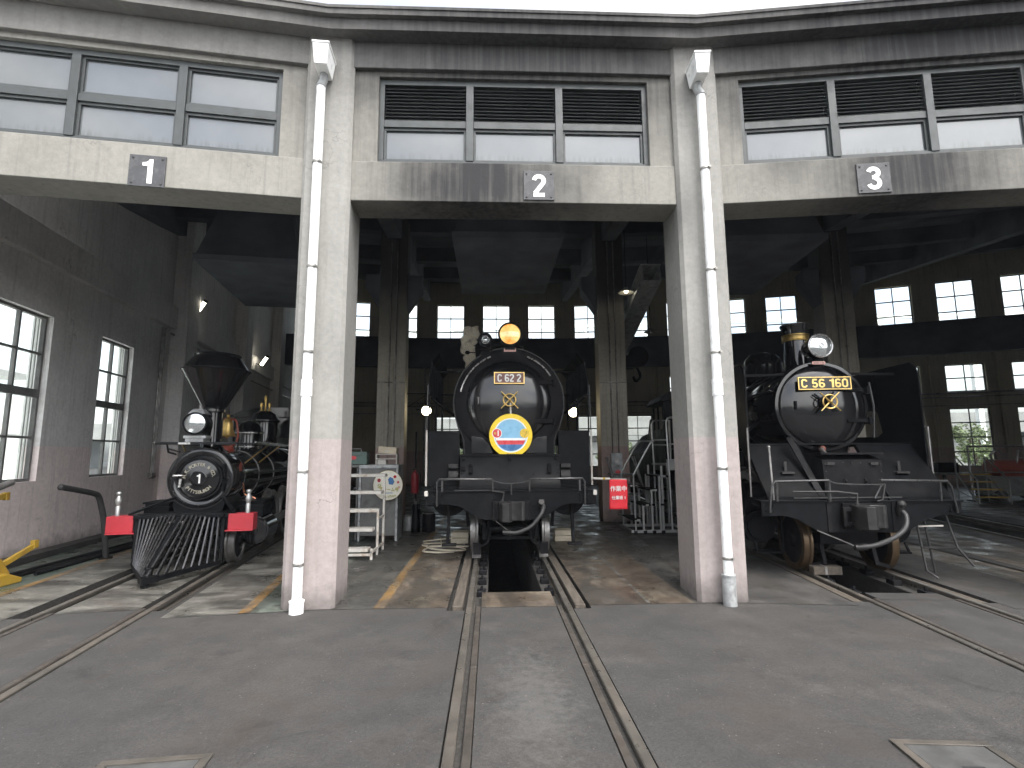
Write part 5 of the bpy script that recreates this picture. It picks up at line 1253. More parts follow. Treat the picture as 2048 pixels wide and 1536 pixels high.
        b = B(); b.cyl((s*.82,1.45,.47),(s*.82,2.0,.47),.028); b.cyl((s*.82,1.44,.47),(s*.82,1.5,.47),.09); b.bar((s*.82,2.0,.47),(s*.80,3.8,.50),.05,.09); b.bar((s*.70,2.6,.50),(s*.70,5.0,.50),.04,.08); b.obj('piston_rod', m['steel'], t, bevel=.004)
        disc_wheel(t, s*.60, .62, .33, tread=m['dsteel'])
        for y in (2.6,3.8,5.0): disc_wheel(t, s*.60, y, .52, 'driving_wheel', spokes=10)
    for y in (.62,2.6,3.8,5.0): axle(t, y, .33 if y < 1 else .52)
    b = B(); b.box(-.48,.48,.2,5.0,.62,.82); b.obj('main_frame', m['blk_matt'], t)
    # bell in its red yoke
    b = B(T(0,1.72,0)); b.lathe([(0,2.46),(.035,2.455),(.05,2.43),(.075,2.40),(.09,2.32),(.10,2.22),(.135,2.13),(.15,2.10),(.14,2.095)], None, 32, False, False); b.sphere((0,0,2.49),.03); b.sphere((0,0,2.09),.03); bl = b.obj('bell', m['brass'], t)
    b = B()
    for s in (-1,1): b.tube(smooth_path([(s*.02,1.72,1.90),(s*.14,1.72,1.95),(s*.19,1.72,2.10),(s*.17,1.72,2.28),(s*.14,1.72,2.40),(s*.05,1.72,2.43)]), .019, 10)
    b.lathe([(.16,1.80),(.12,1.90),(.05,1.93)], T(0,1.72,0), 20); b.obj('bell_yoke', m['redbell'], bl)
    b = B(T(0,3.05,0)); b.lathe([(.30,1.78),(.27,1.86),(.255,1.90),(.255,2.20),(.285,2.22),(.285,2.25),(.26,2.28),(.22,2.38),(.12,2.46),(.05,2.485),(0,2.49)], None, 40, False); sd_ = b.obj('sand_dome', m['blk_gloss'], t)
    b = B(T(0,3.05,0)); b.torus(T(0,0,1.92), .262, .010, 36, 6); b.torus(T(0,0,2.21), .285, .010, 36, 6); b.obj('dome_band', m['steel'], sd_)
    b = B(T(0,4.2,0)); b.lathe([(.36,1.78),(.32,1.88),(.30,1.92),(.30,2.50),(.34,2.53),(.34,2.56),(.30,2.60),(.24,2.71),(.12,2.78),(0,2.79)], None, 40, False); st_ = b.obj('steam_dome', m['blk_gloss'], t)
    b = B(T(0,4.2,0))
    for x, h in ((-.09,.22),(.09,.22),(.0,.40)): b.lathe([(.035,2.76),(.035,2.80),(.022,2.82),(.022,2.76+h*.6),(.034,2.76+h*.62),(.034,2.76+h*.9),(.015,2.76+h),(0,2.76+h)], T(x,0,0), 14, False)
    b.obj('safety_valve', m['brass'], st_)
    # cab and tender
    b = B(T(0,1.2,0)); b.wall(-1.10,1.10,1.0,2.75,[(-.95,-.62,1.95,2.5),(.62,.95,1.95,2.5),(-.45,.45,1.0,2.2)],4.4,4.44)
    b.M = T(0,1.2,0) @ RZ(math.pi/2)
    for y0 in (-1.12, 1.08): b.wall(4.4,6.0,1.0,2.75,[(4.75,5.5,1.9,2.5)],y0,y0+.04)
    b.M = T(0,1.2,0); b.prism([(-1.25,2.72),(-.9,2.88),(-.4,2.97),(.4,2.97),(.9,2.88),(1.25,2.72)], 'xz', 4.2, 6.3); b.box(-1.12,1.12,4.4,6.2,.92,1.0); b.obj('cab', m['blk_gloss'], t)
    b = B(T(0,1.2,0)); b.box(-1.05,1.05,6.6,9.9,.95,1.95); b.box(-1.08,1.08,6.55,9.95,1.95,2.0); b.box(-.9,.9,6.5,10,.7,.95); b.obj('tender', m['blk_gloss'], t, bevel=.03)
    for s in (-1,1):
        for y in (8.3,9.1,10.1,10.8): disc_wheel(t, s*.60, y, .33)
    return t
old_engine()

# ------------------------------------------------------------------ loose things in and around the stalls
# white step stand behind the left pillar
t = thing('step_stand', 'chipped white steel step stand with open treads before the grey cabinet', 'step stand', (-2.78, 9.08, 0))
for i in range(5):
    z = .18+.30*i; y = .23*i; xr = .40+.02*i
    b = B(); b.box(-.42, xr, y, y+.22, z-.055, z); b.obj('tread', m['wsteel'], t, bevel=.006)
b = B()
for s, xx in ((-1,-.42), (1,.46)):
    for y in (0, .45, .95):
        z = (.18, .78, 1.38)[(0, .45, .95).index(y)]; b.box(xx-.02, xx+.02, y, y+.04, 0, max(.18, z)-.0)
    b.box(xx-.016, xx+.016, .0, .99, .10, .14); b.box(xx-.014, xx+.014, .42, .97, .60, .635); b.box(xx-.014, xx+.014, .90, .97, .95, .985)
b.box(-.42,.46,.0,.03,.06,.10)
b.obj('frame', m['wsteel'], t, bevel=.004)
# cabinet
t = thing('tool_cabinet', 'scuffed grey metal cabinet with a pale frame behind the step stand', 'cabinet', (-2.63, 11.0, 0))
b = B(); b.box(-.36,.36,.015,.55,.10,1.50); b.obj('body', m['greypaint'], t, bevel=.01)
b = B()
for x0,x1,z0,z1 in ((-.40,.40,1.46,1.53),(-.40,-.355,.0,1.46),(.355,.40,.0,1.46)): b.box(x0,x1,-.02,.57,z0,z1)
b.obj('frame', m['zinc'], t, bevel=.005)
b = B(); b.box(.25,.28,-.02,.015,.8,.95); b.obj('handle', m['dsteel'], t)
o = thing('toolbox', 'dull green metal toolbox with a carrying handle on top of the grey cabinet and bench', 'toolbox', (-3.05, 11.25, 1.535))
b = B(); b.box(-.26,.26,-.12,.12,0,.27); b.box(-.265,.265,-.125,.125,.17,.18); b.obj('case', m['greenbox'], o, bevel=.012)
b = B(); b.tube([(-.12,0,.27),(-.10,0,.33),(.10,0,.33),(.12,0,.27)], .012, 8); b.obj('handle', m['dsteel'], o)
b = B(); b.lathe([(0,0),(.07,0),(.07,.006),(0,.006)], T(-.02,-.124,.14) @ RX(math.pi/2) @ Matrix.Diagonal((1,.55,1,1)), 24); b.obj('badge', m['hm_red'], o)
b = B(); b.box(-.55,.30,-.22,.25,-.06,-.005); b.box(-.52,-.48,-.2,.2,-1.535,-.06); b.box(.2,.24,-.2,.2,-1.535,-.06)
bo = b.obj('workbench', m['greypaint'], None, bevel=.006); bo.location = (-3.35, 11.45, 1.535-.005); tag(bo, 'narrow grey bench carrying the green toolbox beside the cabinet', 'workbench')
o.location = (-3.22, 11.42, 1.535)
o = thing('carton', 'cream cardboard carton lying tilted on a small open rack on the cabinet', 'carton', (-2.50, 11.25, 1.74))
b = B(T(0,0,.0) @ RY(R(5))); b.box(-.19,.19,-.13,.13,0.02,.16); b.obj('box', m['card'], o, bevel=.008)
b = B(); b.box(-.03,.03,-.132,-.128,.05,.09); b.obj('tape', m['wsteel'], o)
b = B()
for x in (-.22,.20): b.box(x-.012,x+.012,-.13,.13,0,.215)
for z in (.11,.205): b.box(-.22,.20,-.14,.14,z,z+.018)
b.box(-.20,-.02,-.10,.12,.0,.10)
o = b.obj('shelf_rack', m['wsteel'], None, bevel=.003); o.location = (-2.50, 11.25, 1.531); tag(o, 'small pale open rack standing on the grey cabinet under a carton', 'rack')
# round board leaning on the cabinet (its cartoon animal is left out)
t = thing('round_signboard', 'round cream signboard with olive lettering and red blossoms leaning on the grey cabinet', 'signboard', (-2.41, 10.86, 1.12))
b = B(AXY); b.lathe([(0,0),(.292,0),(.295,-.006),(.295,-.012),(.292,-.018),(0,-.018)], None, 56); b.obj('board', m['board'], t)
b = B(AXY); b.torus(T(0,0,-.010), .290, .008, 56, 6); b.obj('rim', m['hm_gold'], t)
text('SL', .10, m['olive'], t, T(-.155,-.020,-.02) @ FACE, 'lettering', .001, .003, 1.1)
text('スチーム号', .085, m['olive'], t, T(.02,-.020,-.09) @ FACE, 'lettering', .001, .003, .95)
text('SL STEAM', .055, m['olive'], t, T(.05,-.020,-.225) @ FACE @ RZ(R(8)), 'lettering', .001, .002, 1.0)
b = B(); b.bar((-.06,-.0195,-.155),(.10,-.0195,-.150),.012,.002,(0,1,0)); b.obj('small_print', m['hm_dblue'], t)
for x, z, s, mt in ((-.18,.10,.038,'hm_red'),(.14,.17,.032,'hm_red'),(.205,.06,.026,'hm_red'),(.225,-.04,.028,'pinkplate')):
    b = B()
    for q in range(5): b.lathe([(0,0),(s*.5,0),(s*.5,.002),(0,.002)], T(x+s*.55*math.cos(R(90+72*q)),-.0185,z+s*.55*math.sin(R(90+72*q))) @ RX(math.pi/2), 12)
    b.obj('blossom', m[mt], t)
b = B(); b.prism([(.02,.02),(.10,.01),(.13,.07),(.10,.14),(.04,.17),(-.0,.12)], 'xz', -.0195, -.018); b.obj('blue_patch', m['hm_dblue'], t)
# canisters, extinguisher, clutter on the floor at the left of the middle stall
def canister(x, y, r, h, mat, label, cap=True):
    t = thing('canister', label, 'canister', (x, y, 0), group='canisters by the inner column')
    b = B(); b.lathe([(0,0),(r,0),(r,h*.12),(r*1.03,h*.13),(r*1.03,h*.15),(r,h*.16),(r,h*.9),(r*.8,h),(0,h)], None, 24); b.obj('drum', mat, t)
    b = B()
    if cap: b.cyl((0,0,h),(0,0,h+.07),r*.35); b.tube([(-r*.5,0,h*.97),(-r*.4,0,h+.11),(r*.4,0,h+.11),(r*.5,0,h*.97)], .01, 6)
    else: b.torus(T(0,0,h*.95), r*.9, .012, 24, 6)
    b.obj('handle', m['dsteel'], t)
canister(-2.02, 12.2, .10, .62, m['blk'], 'tall dark oil canister with a silver neck near the inner column')
canister(-1.75, 12.35, .15, .42, m['blk_matt'], 'squat open black drum beside the tall oil canister', False)
canister(-2.22, 12.5, .13, .34, m['zinc'], 'grey crumpled tin beside the tall oil canister', False)
t = thing('fire_extinguisher', 'red fire extinguisher hanging on a post above the oil canister', 'extinguisher', (-2.18, 13.05, .0))
b = B(); b.lathe([(0,.80),(.09,.80),(.095,.83),(.095,1.22),(.07,1.29),(.03,1.31),(.03,1.35),(0,1.35)], None, 20); b.obj('cylinder', m['red'], t)
b = B(); b.box(-.05,.05,-.02,.02,1.35,1.39); b.tube(smooth_path([(.03,0,1.33),(.13,0,1.25),(.12,0,1.0),(.10,0,.88)]), .012, 6); b.obj('hose', m['rubber'], t)
b = B(); b.box(-.02,.02,.08,.14,0,2.3); b.box(-.12,.12,.03,.2,0,.02); b.box(-.03,.03,.07,.1,1.0,1.06); b.obj('post', m['blk_matt'], t)
# crumpled cloth, hose loops
b = B()
b.tube(smooth_path([(.2,-.2,.03),(-.1,-.3,.04),(-.35,-.1,.03),(-.2,.2,.05),(.2,.25,.04),(.4,0,.03),(.2,-.25,.06),(-.15,-.15,.07),(-.3,.15,.06),(.0,.35,.04),(.45,.3,.03)], 8), .016, 8)
o = b.obj('hose_coil', m['paleblock']); o.location = (-1.18, 9.75, 0); tag(o, 'loose coil of pale hose on the floor by the wire frame', 'hose')
b = B(); b.tube(smooth_path([(-.05,-.25,.02),(-.35,-.22,.02),(-.4,0,.02),(-.1,.1,.02),(.1,-.05,.02),(-.02,-.22,.035)], 8), .013, 8); b.tube([(-.45,.35,.015),(.30,.30,.10)], .014, 6); b.tube([(-.1,.32,.08),(-.05,-.1,.02)], .01, 6)
o = b.obj('wire_frame', m['paleblock']); o.location = (-1.22, 10.45, 0); tag(o, 'bent pale wire frame on the floor behind the hose coil', 'wire frame')
for x, y, lab in ((-.94, 10.72, 'stacked pale timber blocks by the wheel on the hose coil side'), (1.12, 10.85, 'stacked pale timber blocks by the wheel on the red banner side')):
    t = thing('timber_block_stack', lab, 'timber blocks', (x, y, 0), group='pale blocks by the engine in stall two')
    for z, dx, rz in ((0, 0, .03), (.112, .02, -.06)):
        b = B(RZ(rz)); b.box(-.17+dx,.17+dx,-.17,.17,z,z+.105); b.obj('block', m['paleblock'], t, bevel=.01)
for x, y, lab in ((-.565, 9.12, 'small steel chock on the rail nearer the hose coil'), (.565, 9.12, 'small steel chock on the rail nearer the red banner')):
    t = thing('wheel_chock', lab, 'wheel chock', (x, y, .013), group='chocks on the track of stall two')
    b = B(); b.prism([(-.10,0),(.08,0),(.08,.11),(-.02,.11),(-.10,.03)], 'yz', -.075, .075); b.obj('wedge', m['dsteel'], t, bevel=.008)
    b = B(); b.tube([(0,.06,.11),(0,.04,.19),(0,.01,.20)], .012, 6); b.obj('handle', m['blk_matt'], t)
Mt = trkM(2)
p = Mt @ Vector((-.46, 1.20, 0))
t = thing('wooden_chock', 'grey wooden beam chocking a rusty wheel of the engine in stall three', 'wheel chock', (p.x, p.y, .013), R(-4))
b = B(); b.box(-.14,.26,-.07,.07,0,.115); b.obj('beam', m['timber'], t, bevel=.012)
b = B(); b.box(.02,.05,-.073,.073,-.0,.118); b.obj('strap', m['dsteel'], t)
# red work banner on the right side of the middle engine
t = thing('work_banner', 'red cloth banner lettered 作業中 hanging from a short pole', 'banner', (1.46, 9.02, 1.305))
b = B(); b.tube([(-.02,.02,.005),(.10,.0,.0),(.26,-.005,-.003)], .022, 10); b.tube([(.24,-.005,-.003),(.55,-.01,-.012)], .008, 8); b.obj('pole', m['wsteel'], t)
b = B(); b.cyl((.14,-.001,0),(.18,-.002,0),.025); b.obj('yellow_band', m['yellow'], t)
b = B(); nx, nz = 10, 14; G = {}
for i in range(nx+1):
    for k in range(nz+1):
        u, w_ = i/nx, k/nz
        G[i,k] = b.v((.245+.31*u+.004*math.sin(w_*5), -.012+.010*math.sin(u*7+w_*2)*w_+.004*math.sin(w_*9), -.015-.50*w_))
for i in range(nx):
    for k in range(nz): b.f([G[i,k],G[i+1,k],G[i+1,k+1],G[i,k+1]])
c = b.obj('cloth', m['flag'], t, smooth=80); sdm = c.modifiers.new('thickness', 'SOLIDIFY'); sdm.thickness = .003
text('作業中', .098, m['wpaint'], c, T(.402,-.024,-.175) @ FACE, 'lettering', .001, .0016, .98)
text('仕業班 1', .066, m['wpaint'], c, T(.402,-.027,-.325) @ FACE, 'lettering', .001, .0016, .98)
b = B()
for x in (.255,.535): b.tube([(x,-.01,.0),(x,-.016,-.02)], .007, 6)
b.obj('cord', m['wsteel'], t)
# aluminium access stair beside the small engine's cab
t = thing('access_stair', 'aluminium access stair with a bent handrail beside an engine cab', 'stair', (2.72, 11.5, 0))
b = B(); b.box(0,1.32,0,.05,.02,.08); b.box(0,1.32,.98,1.03,.02,.08); b.box(0,.05,.05,.98,.02,.08); b.box(1.27,1.32,.05,.98,.02,.08); b.obj('base_frame', m['alu'], t, bevel=.004)
STP = ((.10,.26,.30),(.30,.46,.62),(.50,.66,.94),(.70,.86,1.24))
for x0,x1,z in STP:
    b = B(); b.box(x0-.04,x1+.06,.02,1.01,z-.03,z); b.obj('tread', m['blk_matt'], t, bevel=.004)
    b = B(); b.box(x0,x0+.10,-.012,.018,z-.035,z+.01); b.obj('tread_bracket', m['alu'], t)
b = B(); b.box(.82,1.32,.0,1.03,1.46,1.50); b.box(.84,1.32,-.012,.0,1.36,1.60); b.obj('platform', m['alu'], t, bevel=.004)
b = B()
for y in (.025, 1.005):
    for x, z in ((.28,.62),(.48,.94),(.66,1.24),(.72,1.46),(1.18,1.46)): b.box(x-.022,x+.022,y-.022,y+.022,.08,z)
b.obj('post', m['alu'], t, bevel=.004)
b = B()
for y in (-.02, 1.05):
    b.tube(smooth_path([(.10,y,.06),(.09,y,.7),(.08,y,1.22),(.10,y,1.30),(.45,y,1.90),(.55,y,2.0),(.62,y,2.02),(.86,y,2.02)], 5), .02, 8)
    b.tube([(.90,y,.06),(.88,y,1.5),(.86,y,2.42),(.90,y,2.50),(.96,y,2.52),(1.30,y,2.52),(1.30,y,1.5)], .022, 8); b.tube([(.87,y,1.93),(1.30,y,1.93)], .016, 8)
b.obj('handrail', m['alu'], t)
b = B()
for x in (.09,.30,.50,.70): b.box(x-.035,x+.035,-.04,-.005,.0,.07); b.box(x-.03,x+.03,-.04,.0,.60 if x > .2 else .3,.64 if x > .2 else .34)
b.obj('clamp', m['blk_matt'], t)
# second narrow stair handrails seen in front of it at the left
t = thing('step_ladder', 'dark narrow step ladder with thin handrails behind the aluminium stair', 'step ladder', (2.72, 13.0, 0))
b = B()
for x in (-.05,.62):
    b.tube([(x+.30,-.2,.0),(x+.05,.35,1.5),(x+.02,.4,1.65),(x-.04,.4,1.65),(x+.20,-.2,.4),(x+.26,-.24,.0)], .016, 6)
b.obj('handrail', m['dsteel'], t)
for i in range(5):
    b = B(); b.box(.08-.03*i,.78-.03*i,-.2+.12*i,.0+.12*i,.24+.24*i,.27+.24*i); b.obj('tread', m['greypaint'], t)
# lamps
def globe(x, y, z, side, label):
    t = thing('bracket_lamp', label, 'lamp', (x, y, z), group='lit globes on column brackets')
    b = B(); b.sphere((0,0,0), .125, 20); b.obj('globe', m['bulb'], t)
    b = B(); b.tube([(side*.52,0,.46),(side*.0,0,.46),(0,0,.46),(0,0,.10)], .014, 8); b.tube([(side*.50,0,.10),(side*.02,0,.42)], .010, 6); b.lathe([(.05,.09),(.055,.16),(.02,.18)], None, 16); b.obj('bracket', m['blk_matt'], t)
globe(-2.04, 13.95, 2.89, -1, 'bright round lamp on the column near the grey cabinet')
globe(1.90, 13.95, 2.84, 1, 'bright round lamp on the column with the red switch')
def tube_lamp(p, d, label, L=.34, r=.05):
    t = thing('tube_lamp', label, 'lamp', p, group='small tube lamps inside the shed')
    d = Vector(d).normalized()
    b = B(); b.cyl(-d*L/2, d*L/2, r); b.obj('tube', m['tube'], t)
    b = B(); b.cyl(-d*(L/2+.06), -d*L/2, r*1.1); b.cyl(d*L/2, d*(L/2+.06), r*1.1); b.tube([-d*L/2+Vector((0,0,.0)), -d*L/2+Vector((-.28,.02,.05))], .016, 6); b.obj('bracket', m['blk_matt'], t)
tube_lamp((-8.75, 15.1, 6.05), (.55,-.2,.65), 'tilted lit tube lamp high on the end wall above the funnel chimney')
tube_lamp((-9.55, 21.3, 5.55), (.5,-.2,.6), 'tilted lit tube lamp just behind the funnel chimney', .40, .06)
tube_lamp((-2.55, 17.9, 3.30), (.4,0,.5), 'tiny slanted lit tube beside the round lamp near the cabinet', .2, .03)
tube_lamp((10.9, 14.3, 3.05), (.7,-.2,.45), 'small lit tube seen through the smoke deflector in stall three', .30, .05)
def pendant(x, y, z, label, lit=True, L=1.6):
    t = thing('pendant_lamp', label, 'lamp', (x, y, z), group='enamel pendant lamps under the crane')
    b = B(); b.lathe([(.04,.14),(.07,.10),(.21,.0),(.20,-.005),(.06,.09),(.03,.12)], None, 24, False, False); b.obj('shade', m['shade'], t)
    b = B(); b.sphere((0,0,.035), .05, 12); b.obj('bulb', m['tube'] if lit else m['lens'], t)
    b = B(); b.tube([(0,0,.13),(0,0,L)], .012, 6); b.obj('cord', m['blk_matt'], t)
pendant(3.20, 13.0, 5.88, 'lit enamel pendant lamp hanging before the slanting crane girder', True, 2.6)
pendant(4.62, 15.6, 5.45, 'unlit pendant lamp silhouetted against a back window by the crane', False, 3.4)
# slanting riveted crane girder
t = thing('jib_crane', 'slanting riveted steel crane girder with a hook block under the roof', 'crane')
A0, A1 = Vector((3.62, 12.2, 6.15)), Vector((3.72, 16.6, 4.95)); 
b = B()
d = (A1-A0)
for sx in (-.22,.22): b.bar(A0+Vector((sx,0,0)), A1+Vector((sx,0,0)), .03, .42)
b.bar(A0+Vector((0,0,.2)), A1+Vector((0,0,.2)), .5, .03); b.bar(A0-Vector((0,0,.2)), A1-Vector((0,0,.2)), .5, .03)
g0 = b.obj('girder', m['zinc'], t)
b = B()
for i in range(14):
    for zz in (-.16,.16): b.rivets([A0+d*(i/14+.03)+Vector((-.236,0,zz))], .022, (-1,0,0))
b.obj('rivets', m['dsteel'], g0)
b = B(); b.bar(A0+Vector((.5,-.5,.9)), A1+Vector((.3,.3,.9)), .16, .20); b.bar(A0+Vector((.5,-.5,.9)), A0+Vector((0,.2,.2)), .10); b.bar(A1+Vector((.2,.2,.8)), A1, .10); b.bar(A0+d*.5+Vector((.4,0,.9)), A0+d*.5, .09); b.bar(A0+Vector((.5,-.5,.9)), A0+Vector((.5,-.5,2.6)), .2); b.bar(A1+Vector((.3,.3,.9)), A1+Vector((.3,.3,4.4)), .2); b.obj('brace', m['roofin'], t)
b = B(); b.box(A1.x-.05,A1.x+.75,A1.y+.2,A1.y+.7,4.55,4.95); b.cyl((A1.x+.9,A1.y+.4,4.95),(A1.x+.9,A1.y+.8,4.95),.35); b.tube(smooth_path([(A1.x+.9,A1.y+.6,4.6),(A1.x+1.0,A1.y+.6,4.3),(A1.x+.85,A1.y+.6,4.15),(A1.x+.75,A1.y+.6,4.3)]), .05, 8); b.obj('hook_block', m['blk_matt'], t)
# left: yellow gear, bent railing, bars on the floor
t = thing('derailer_stand', 'chipped yellow steel stand with two projecting arms by the end wall', 'track stand', (-7.05, 7.55, 0))
b = B(); b.prism([(-.75,.0),(-.75,.42),(-.1,.40),(.10,.36),(.16,.27),(.24,.17),(.28,.06),(.20,.0)], 'yz', -.05, .05); b.cyl((-.10,0,.10),(.10,0,.10),.10) ; b.prism([(-.1,.0),(.32,.0),(.34,.06),(.1,.16),(-.1,.16)],'yz',-.16,.16); b.obj('foot', m['yellow'], t, bevel=.02)
b = B(); b.bar((0,.05,.22),(0,.66,.44),.05,.075); b.box(-.035,.035,.62,.70,.40,.52); b.obj('lower_arm', m['yellow'], t, bevel=.008)
b = B(); b.bar((0,-.75,.90),(0,.10,1.22),.05,.07); b.box(-.03,.03,.08,.14,1.14,1.25); b.box(-.03,.03,-.80,-.72,.0,.95); b.obj('upper_arm', m['yellow'], t, bevel=.008)
b = B(); b.cyl((.0,.0,.30),(.10,.0,.30),.02); b.bar((.06,-.05,.24),(.06,.05,.26),.02,.03); b.obj('pin', m['dsteel'], t)
t = thing('pipe_railing', 'thick black bent pipe railing between the end wall and the cowcatcher', 'railing', (-6.92, 8.42, 0))
b = B(); b.tube(smooth_path([(0,0,1.27),(0,.35,1.20),(0,.70,1.12),(0,.80,1.06),(0,.87,.92),(0,.98,.62),(0,1.10,.02)], 5), .045, 12); b.sphere((0,0,1.27),.05,12); b.obj('rail', m['rubber'], t)
b = B(); b.cyl((0,1.10,0),(0,1.10,.02),.10); b.obj('base_plate', m['blk_matt'], t)
t = thing('pipe_railing', 'dark grey straight pipe railing under the big end wall window', 'railing', (-6.92, 6.7, 0))
b = B(); b.tube([(0,0,1.12),(0,.86,1.385)], .045, 12); b.sphere((0,.86,1.385),.047,12); b.tube([(0,0,1.12),(0,-.15,.02)], .045, 10); b.obj('rail', m['dsteel'], t)
b = B(); b.cyl((0,-.15,0),(0,-.15,.02),.10); b.obj('base_plate', m['blk_matt'], t)
for i, (dx, y0, y1, r, lab) in enumerate(((0, 8.25, 12.4, .030, 'thickest dark steel bar on the floor, the one next to the rails'), (-.16, 8.0, 13.5, .022, 'thin steel bar lying between two thicker ones by the end wall'), (-.30, 7.9, 14.0, .028, 'long dark steel bar lying against the foot of the end wall'))):
    b = B(); b.cyl((0,0,r),(-.06-(y1-y0)*.045,y1-y0,r), r, n=10); o = b.obj('steel_bar', m['blk_matt']); o.location = (-7.02+dx, y0, 0); tag(o, lab, 'steel bar', 'bars along the end wall')
# right: stair, step ladders, red pump, dark machine in the empty stall
def ladder(name, label, x, y, rz, h, n, w, mat, rail=.55):
    t = thing(name, label, 'step ladder', (x, y, 0), R(rz), 'step ladders beyond the empty stall')
    dp = .26
    for i in range(n):
        z = h*(i+1)/n; b = B(); b.box(-w/2,w/2,dp*i,dp*i+.26,z-.04,z); b.obj('tread', mat, t, bevel=.004)
    b = B()
    for s in (-1,1):
        x0 = s*(w/2+.03); L = dp*n
        b.tube([(x0,-.02,.0),(x0,-.02,h/n+rail),(x0,L-.1,h+rail),(x0,L+.02,h+rail),(x0,L+.02,0)], .022, 6)
        b.bar((x0,.05,.05),(x0,L,h),.03,.06); b.tube([(x0,L+.02,h*.4),(x0,.1,.1)], .015, 6)
    b.obj('frame', m['alu'], t); return t
ladder('step_ladder', 'low steel steps with yellow treads beside the red pump', 16.3, 16.9, -14, .95, 4, .85, m['yellow'])
ladder('step_ladder', 'tall yellow step ladder with silver top between two windows', 15.7, 18.7, -14, 1.55, 6, .6, m['yellow'], .35)
ladder('step_ladder', 'narrow pale step ladder half hidden behind a smoke deflector', 13.9, 18.0, -14, 1.75, 7, .55, m['wsteel'], .6)
t = thing('pump_machine', 'red pump machine with pipes standing on a dark trolley', 'pump', (18.3, 18.2, 0), R(-14))
b = B(); b.box(-.9,.9,-.4,.4,.25,.85); b.box(-.95,.95,-.45,.45,.18,.25); b.obj('trolley', m['greypaint'], t, bevel=.02)
b = B(); b.cyl((-.7,0,1.15),(.3,0,1.15),.28); b.cyl((.3,0,1.15),(.45,0,1.15),.34); b.cyl((.7,-.1,.85),(.7,-.1,1.5),.16); b.box(-.5,.2,-.3,.3,.85,1.0); b.obj('motor', m['redbell'], t, bevel=.01)
b = B(); b.tube(smooth_path([(-.6,-.2,1.3),(-.7,-.25,1.6),(-.5,-.3,1.75),(-.35,-.3,1.6)]), .035, 8); b.tube([(.1,-.2,1.3),(.15,-.25,1.75),(.5,-.25,1.85)], .03, 8); b.obj('pipe', m['dsteel'], t)
for s in (-.65,.65):
    b = B(); b.lathe([(0,-.5),(.18,-.5),(.18,.5),(0,.5)], T(s,0,.18) @ AXY, 20); b.obj('wheel', m['rubber'], t)
t = thing('machine_bench', 'dark steel workbench with a vice along the back wall', 'workbench', (16.9, 20.6, 0), R(-16))
b = B(); b.box(-2.2,2.2,-.4,.4,.82,.90); b.obj('top', m['greypaint'], t, bevel=.01)
b = B()
for x in (-2.1,-.7,.7,2.1):
    for y in (-.35,.35): b.box(x-.04,x+.04,y-.04,y+.04,0,.82)
b.obj('leg', m['blk_matt'], t)
b = B(); b.box(-1.2,-.8,-.3,.1,.90,1.12); b.cyl((-1.0,-.4,1.02),(-1.0,-.1,1.02),.05); b.box(.6,1.3,-.2,.2,.90,1.3); b.obj('vice', m['blk'], t, bevel=.02)
t = thing('barrier_frame', 'dark pipe barrier frame standing before a tall back window', 'barrier', (17.4, 17.7, 0), R(-14))
b = B(); b.tube([(-.9,0,0),(-.9,0,1.9),(1.6,0,1.9),(1.6,0,0)], .03, 8); b.tube([(-.9,0,1.0),(1.6,0,1.0)], .025, 8); b.obj('frame', m['dsteel'], t)
b = B(); 
for x in (-.9,1.6): b.box(x-.05,x+.05,-.3,.3,0,.03)
b.obj('foot', m['blk_matt'], t)

# ------------------------------------------------------------------ outside the far windows
# annex beyond the left end wall
t = thing('annex_building', 'white panelled annex with a steel stair beyond the end wall windows', 'building', M=EWM @ T(0, 8.5, 0))
b = B(); b.box(-9,14,0,.3,-.05,4.0); b.obj('wall', m['annex'], t, smooth=0)
b = B()
for x in range(-8,14,2): b.box(x-.01,x+.01,-.008,0,0,4.0)
b.box(-9,14,-.012,0,2.55,2.60); b.obj('panel_joint', m['annex_grey'], t)
b = B(); b.prism([(-4.5,.2),(-4.5,.55),(-1.0,3.1),(1.2,3.1),(1.2,2.8),(-.9,2.8)], 'xz', -1.45, -1.35); b.prism([(1.2,3.1),(1.2,2.8),(5.8,.1),(5.8,.45)], 'xz', -1.45, -1.35); b.prism([(-4.5,3.4),(-4.5,3.7),(2.5,5.6),(2.5,5.3)], 'xz', -1.0, -.9); b.obj('stair_stringer', m['annex'], t, smooth=0)
b = B()
for i in range(12): b.box(-4.4+.29*i,-4.1+.29*i,-1.35,-.4,.35+.215*i,.39+.215*i)
for i in range(13): b.box(1.3+.33*i,1.6+.33*i,-1.35,-.4,2.75-.2*i,2.79-.2*i)
b.box(-1.0,1.2,-1.4,-.3,3.04,3.09); b.obj('stair_tread', m['annex_grey'], t, smooth=0)
b = B()
for x in (-1.0,1.1,3.8): b.box(x-.06,x+.06,-1.5,-1.38,0,4.6)
b.box(-6,10,-2.2,-.2,4.3,4.5); b.obj('steel_frame', m['annex_grey'], t, smooth=0)
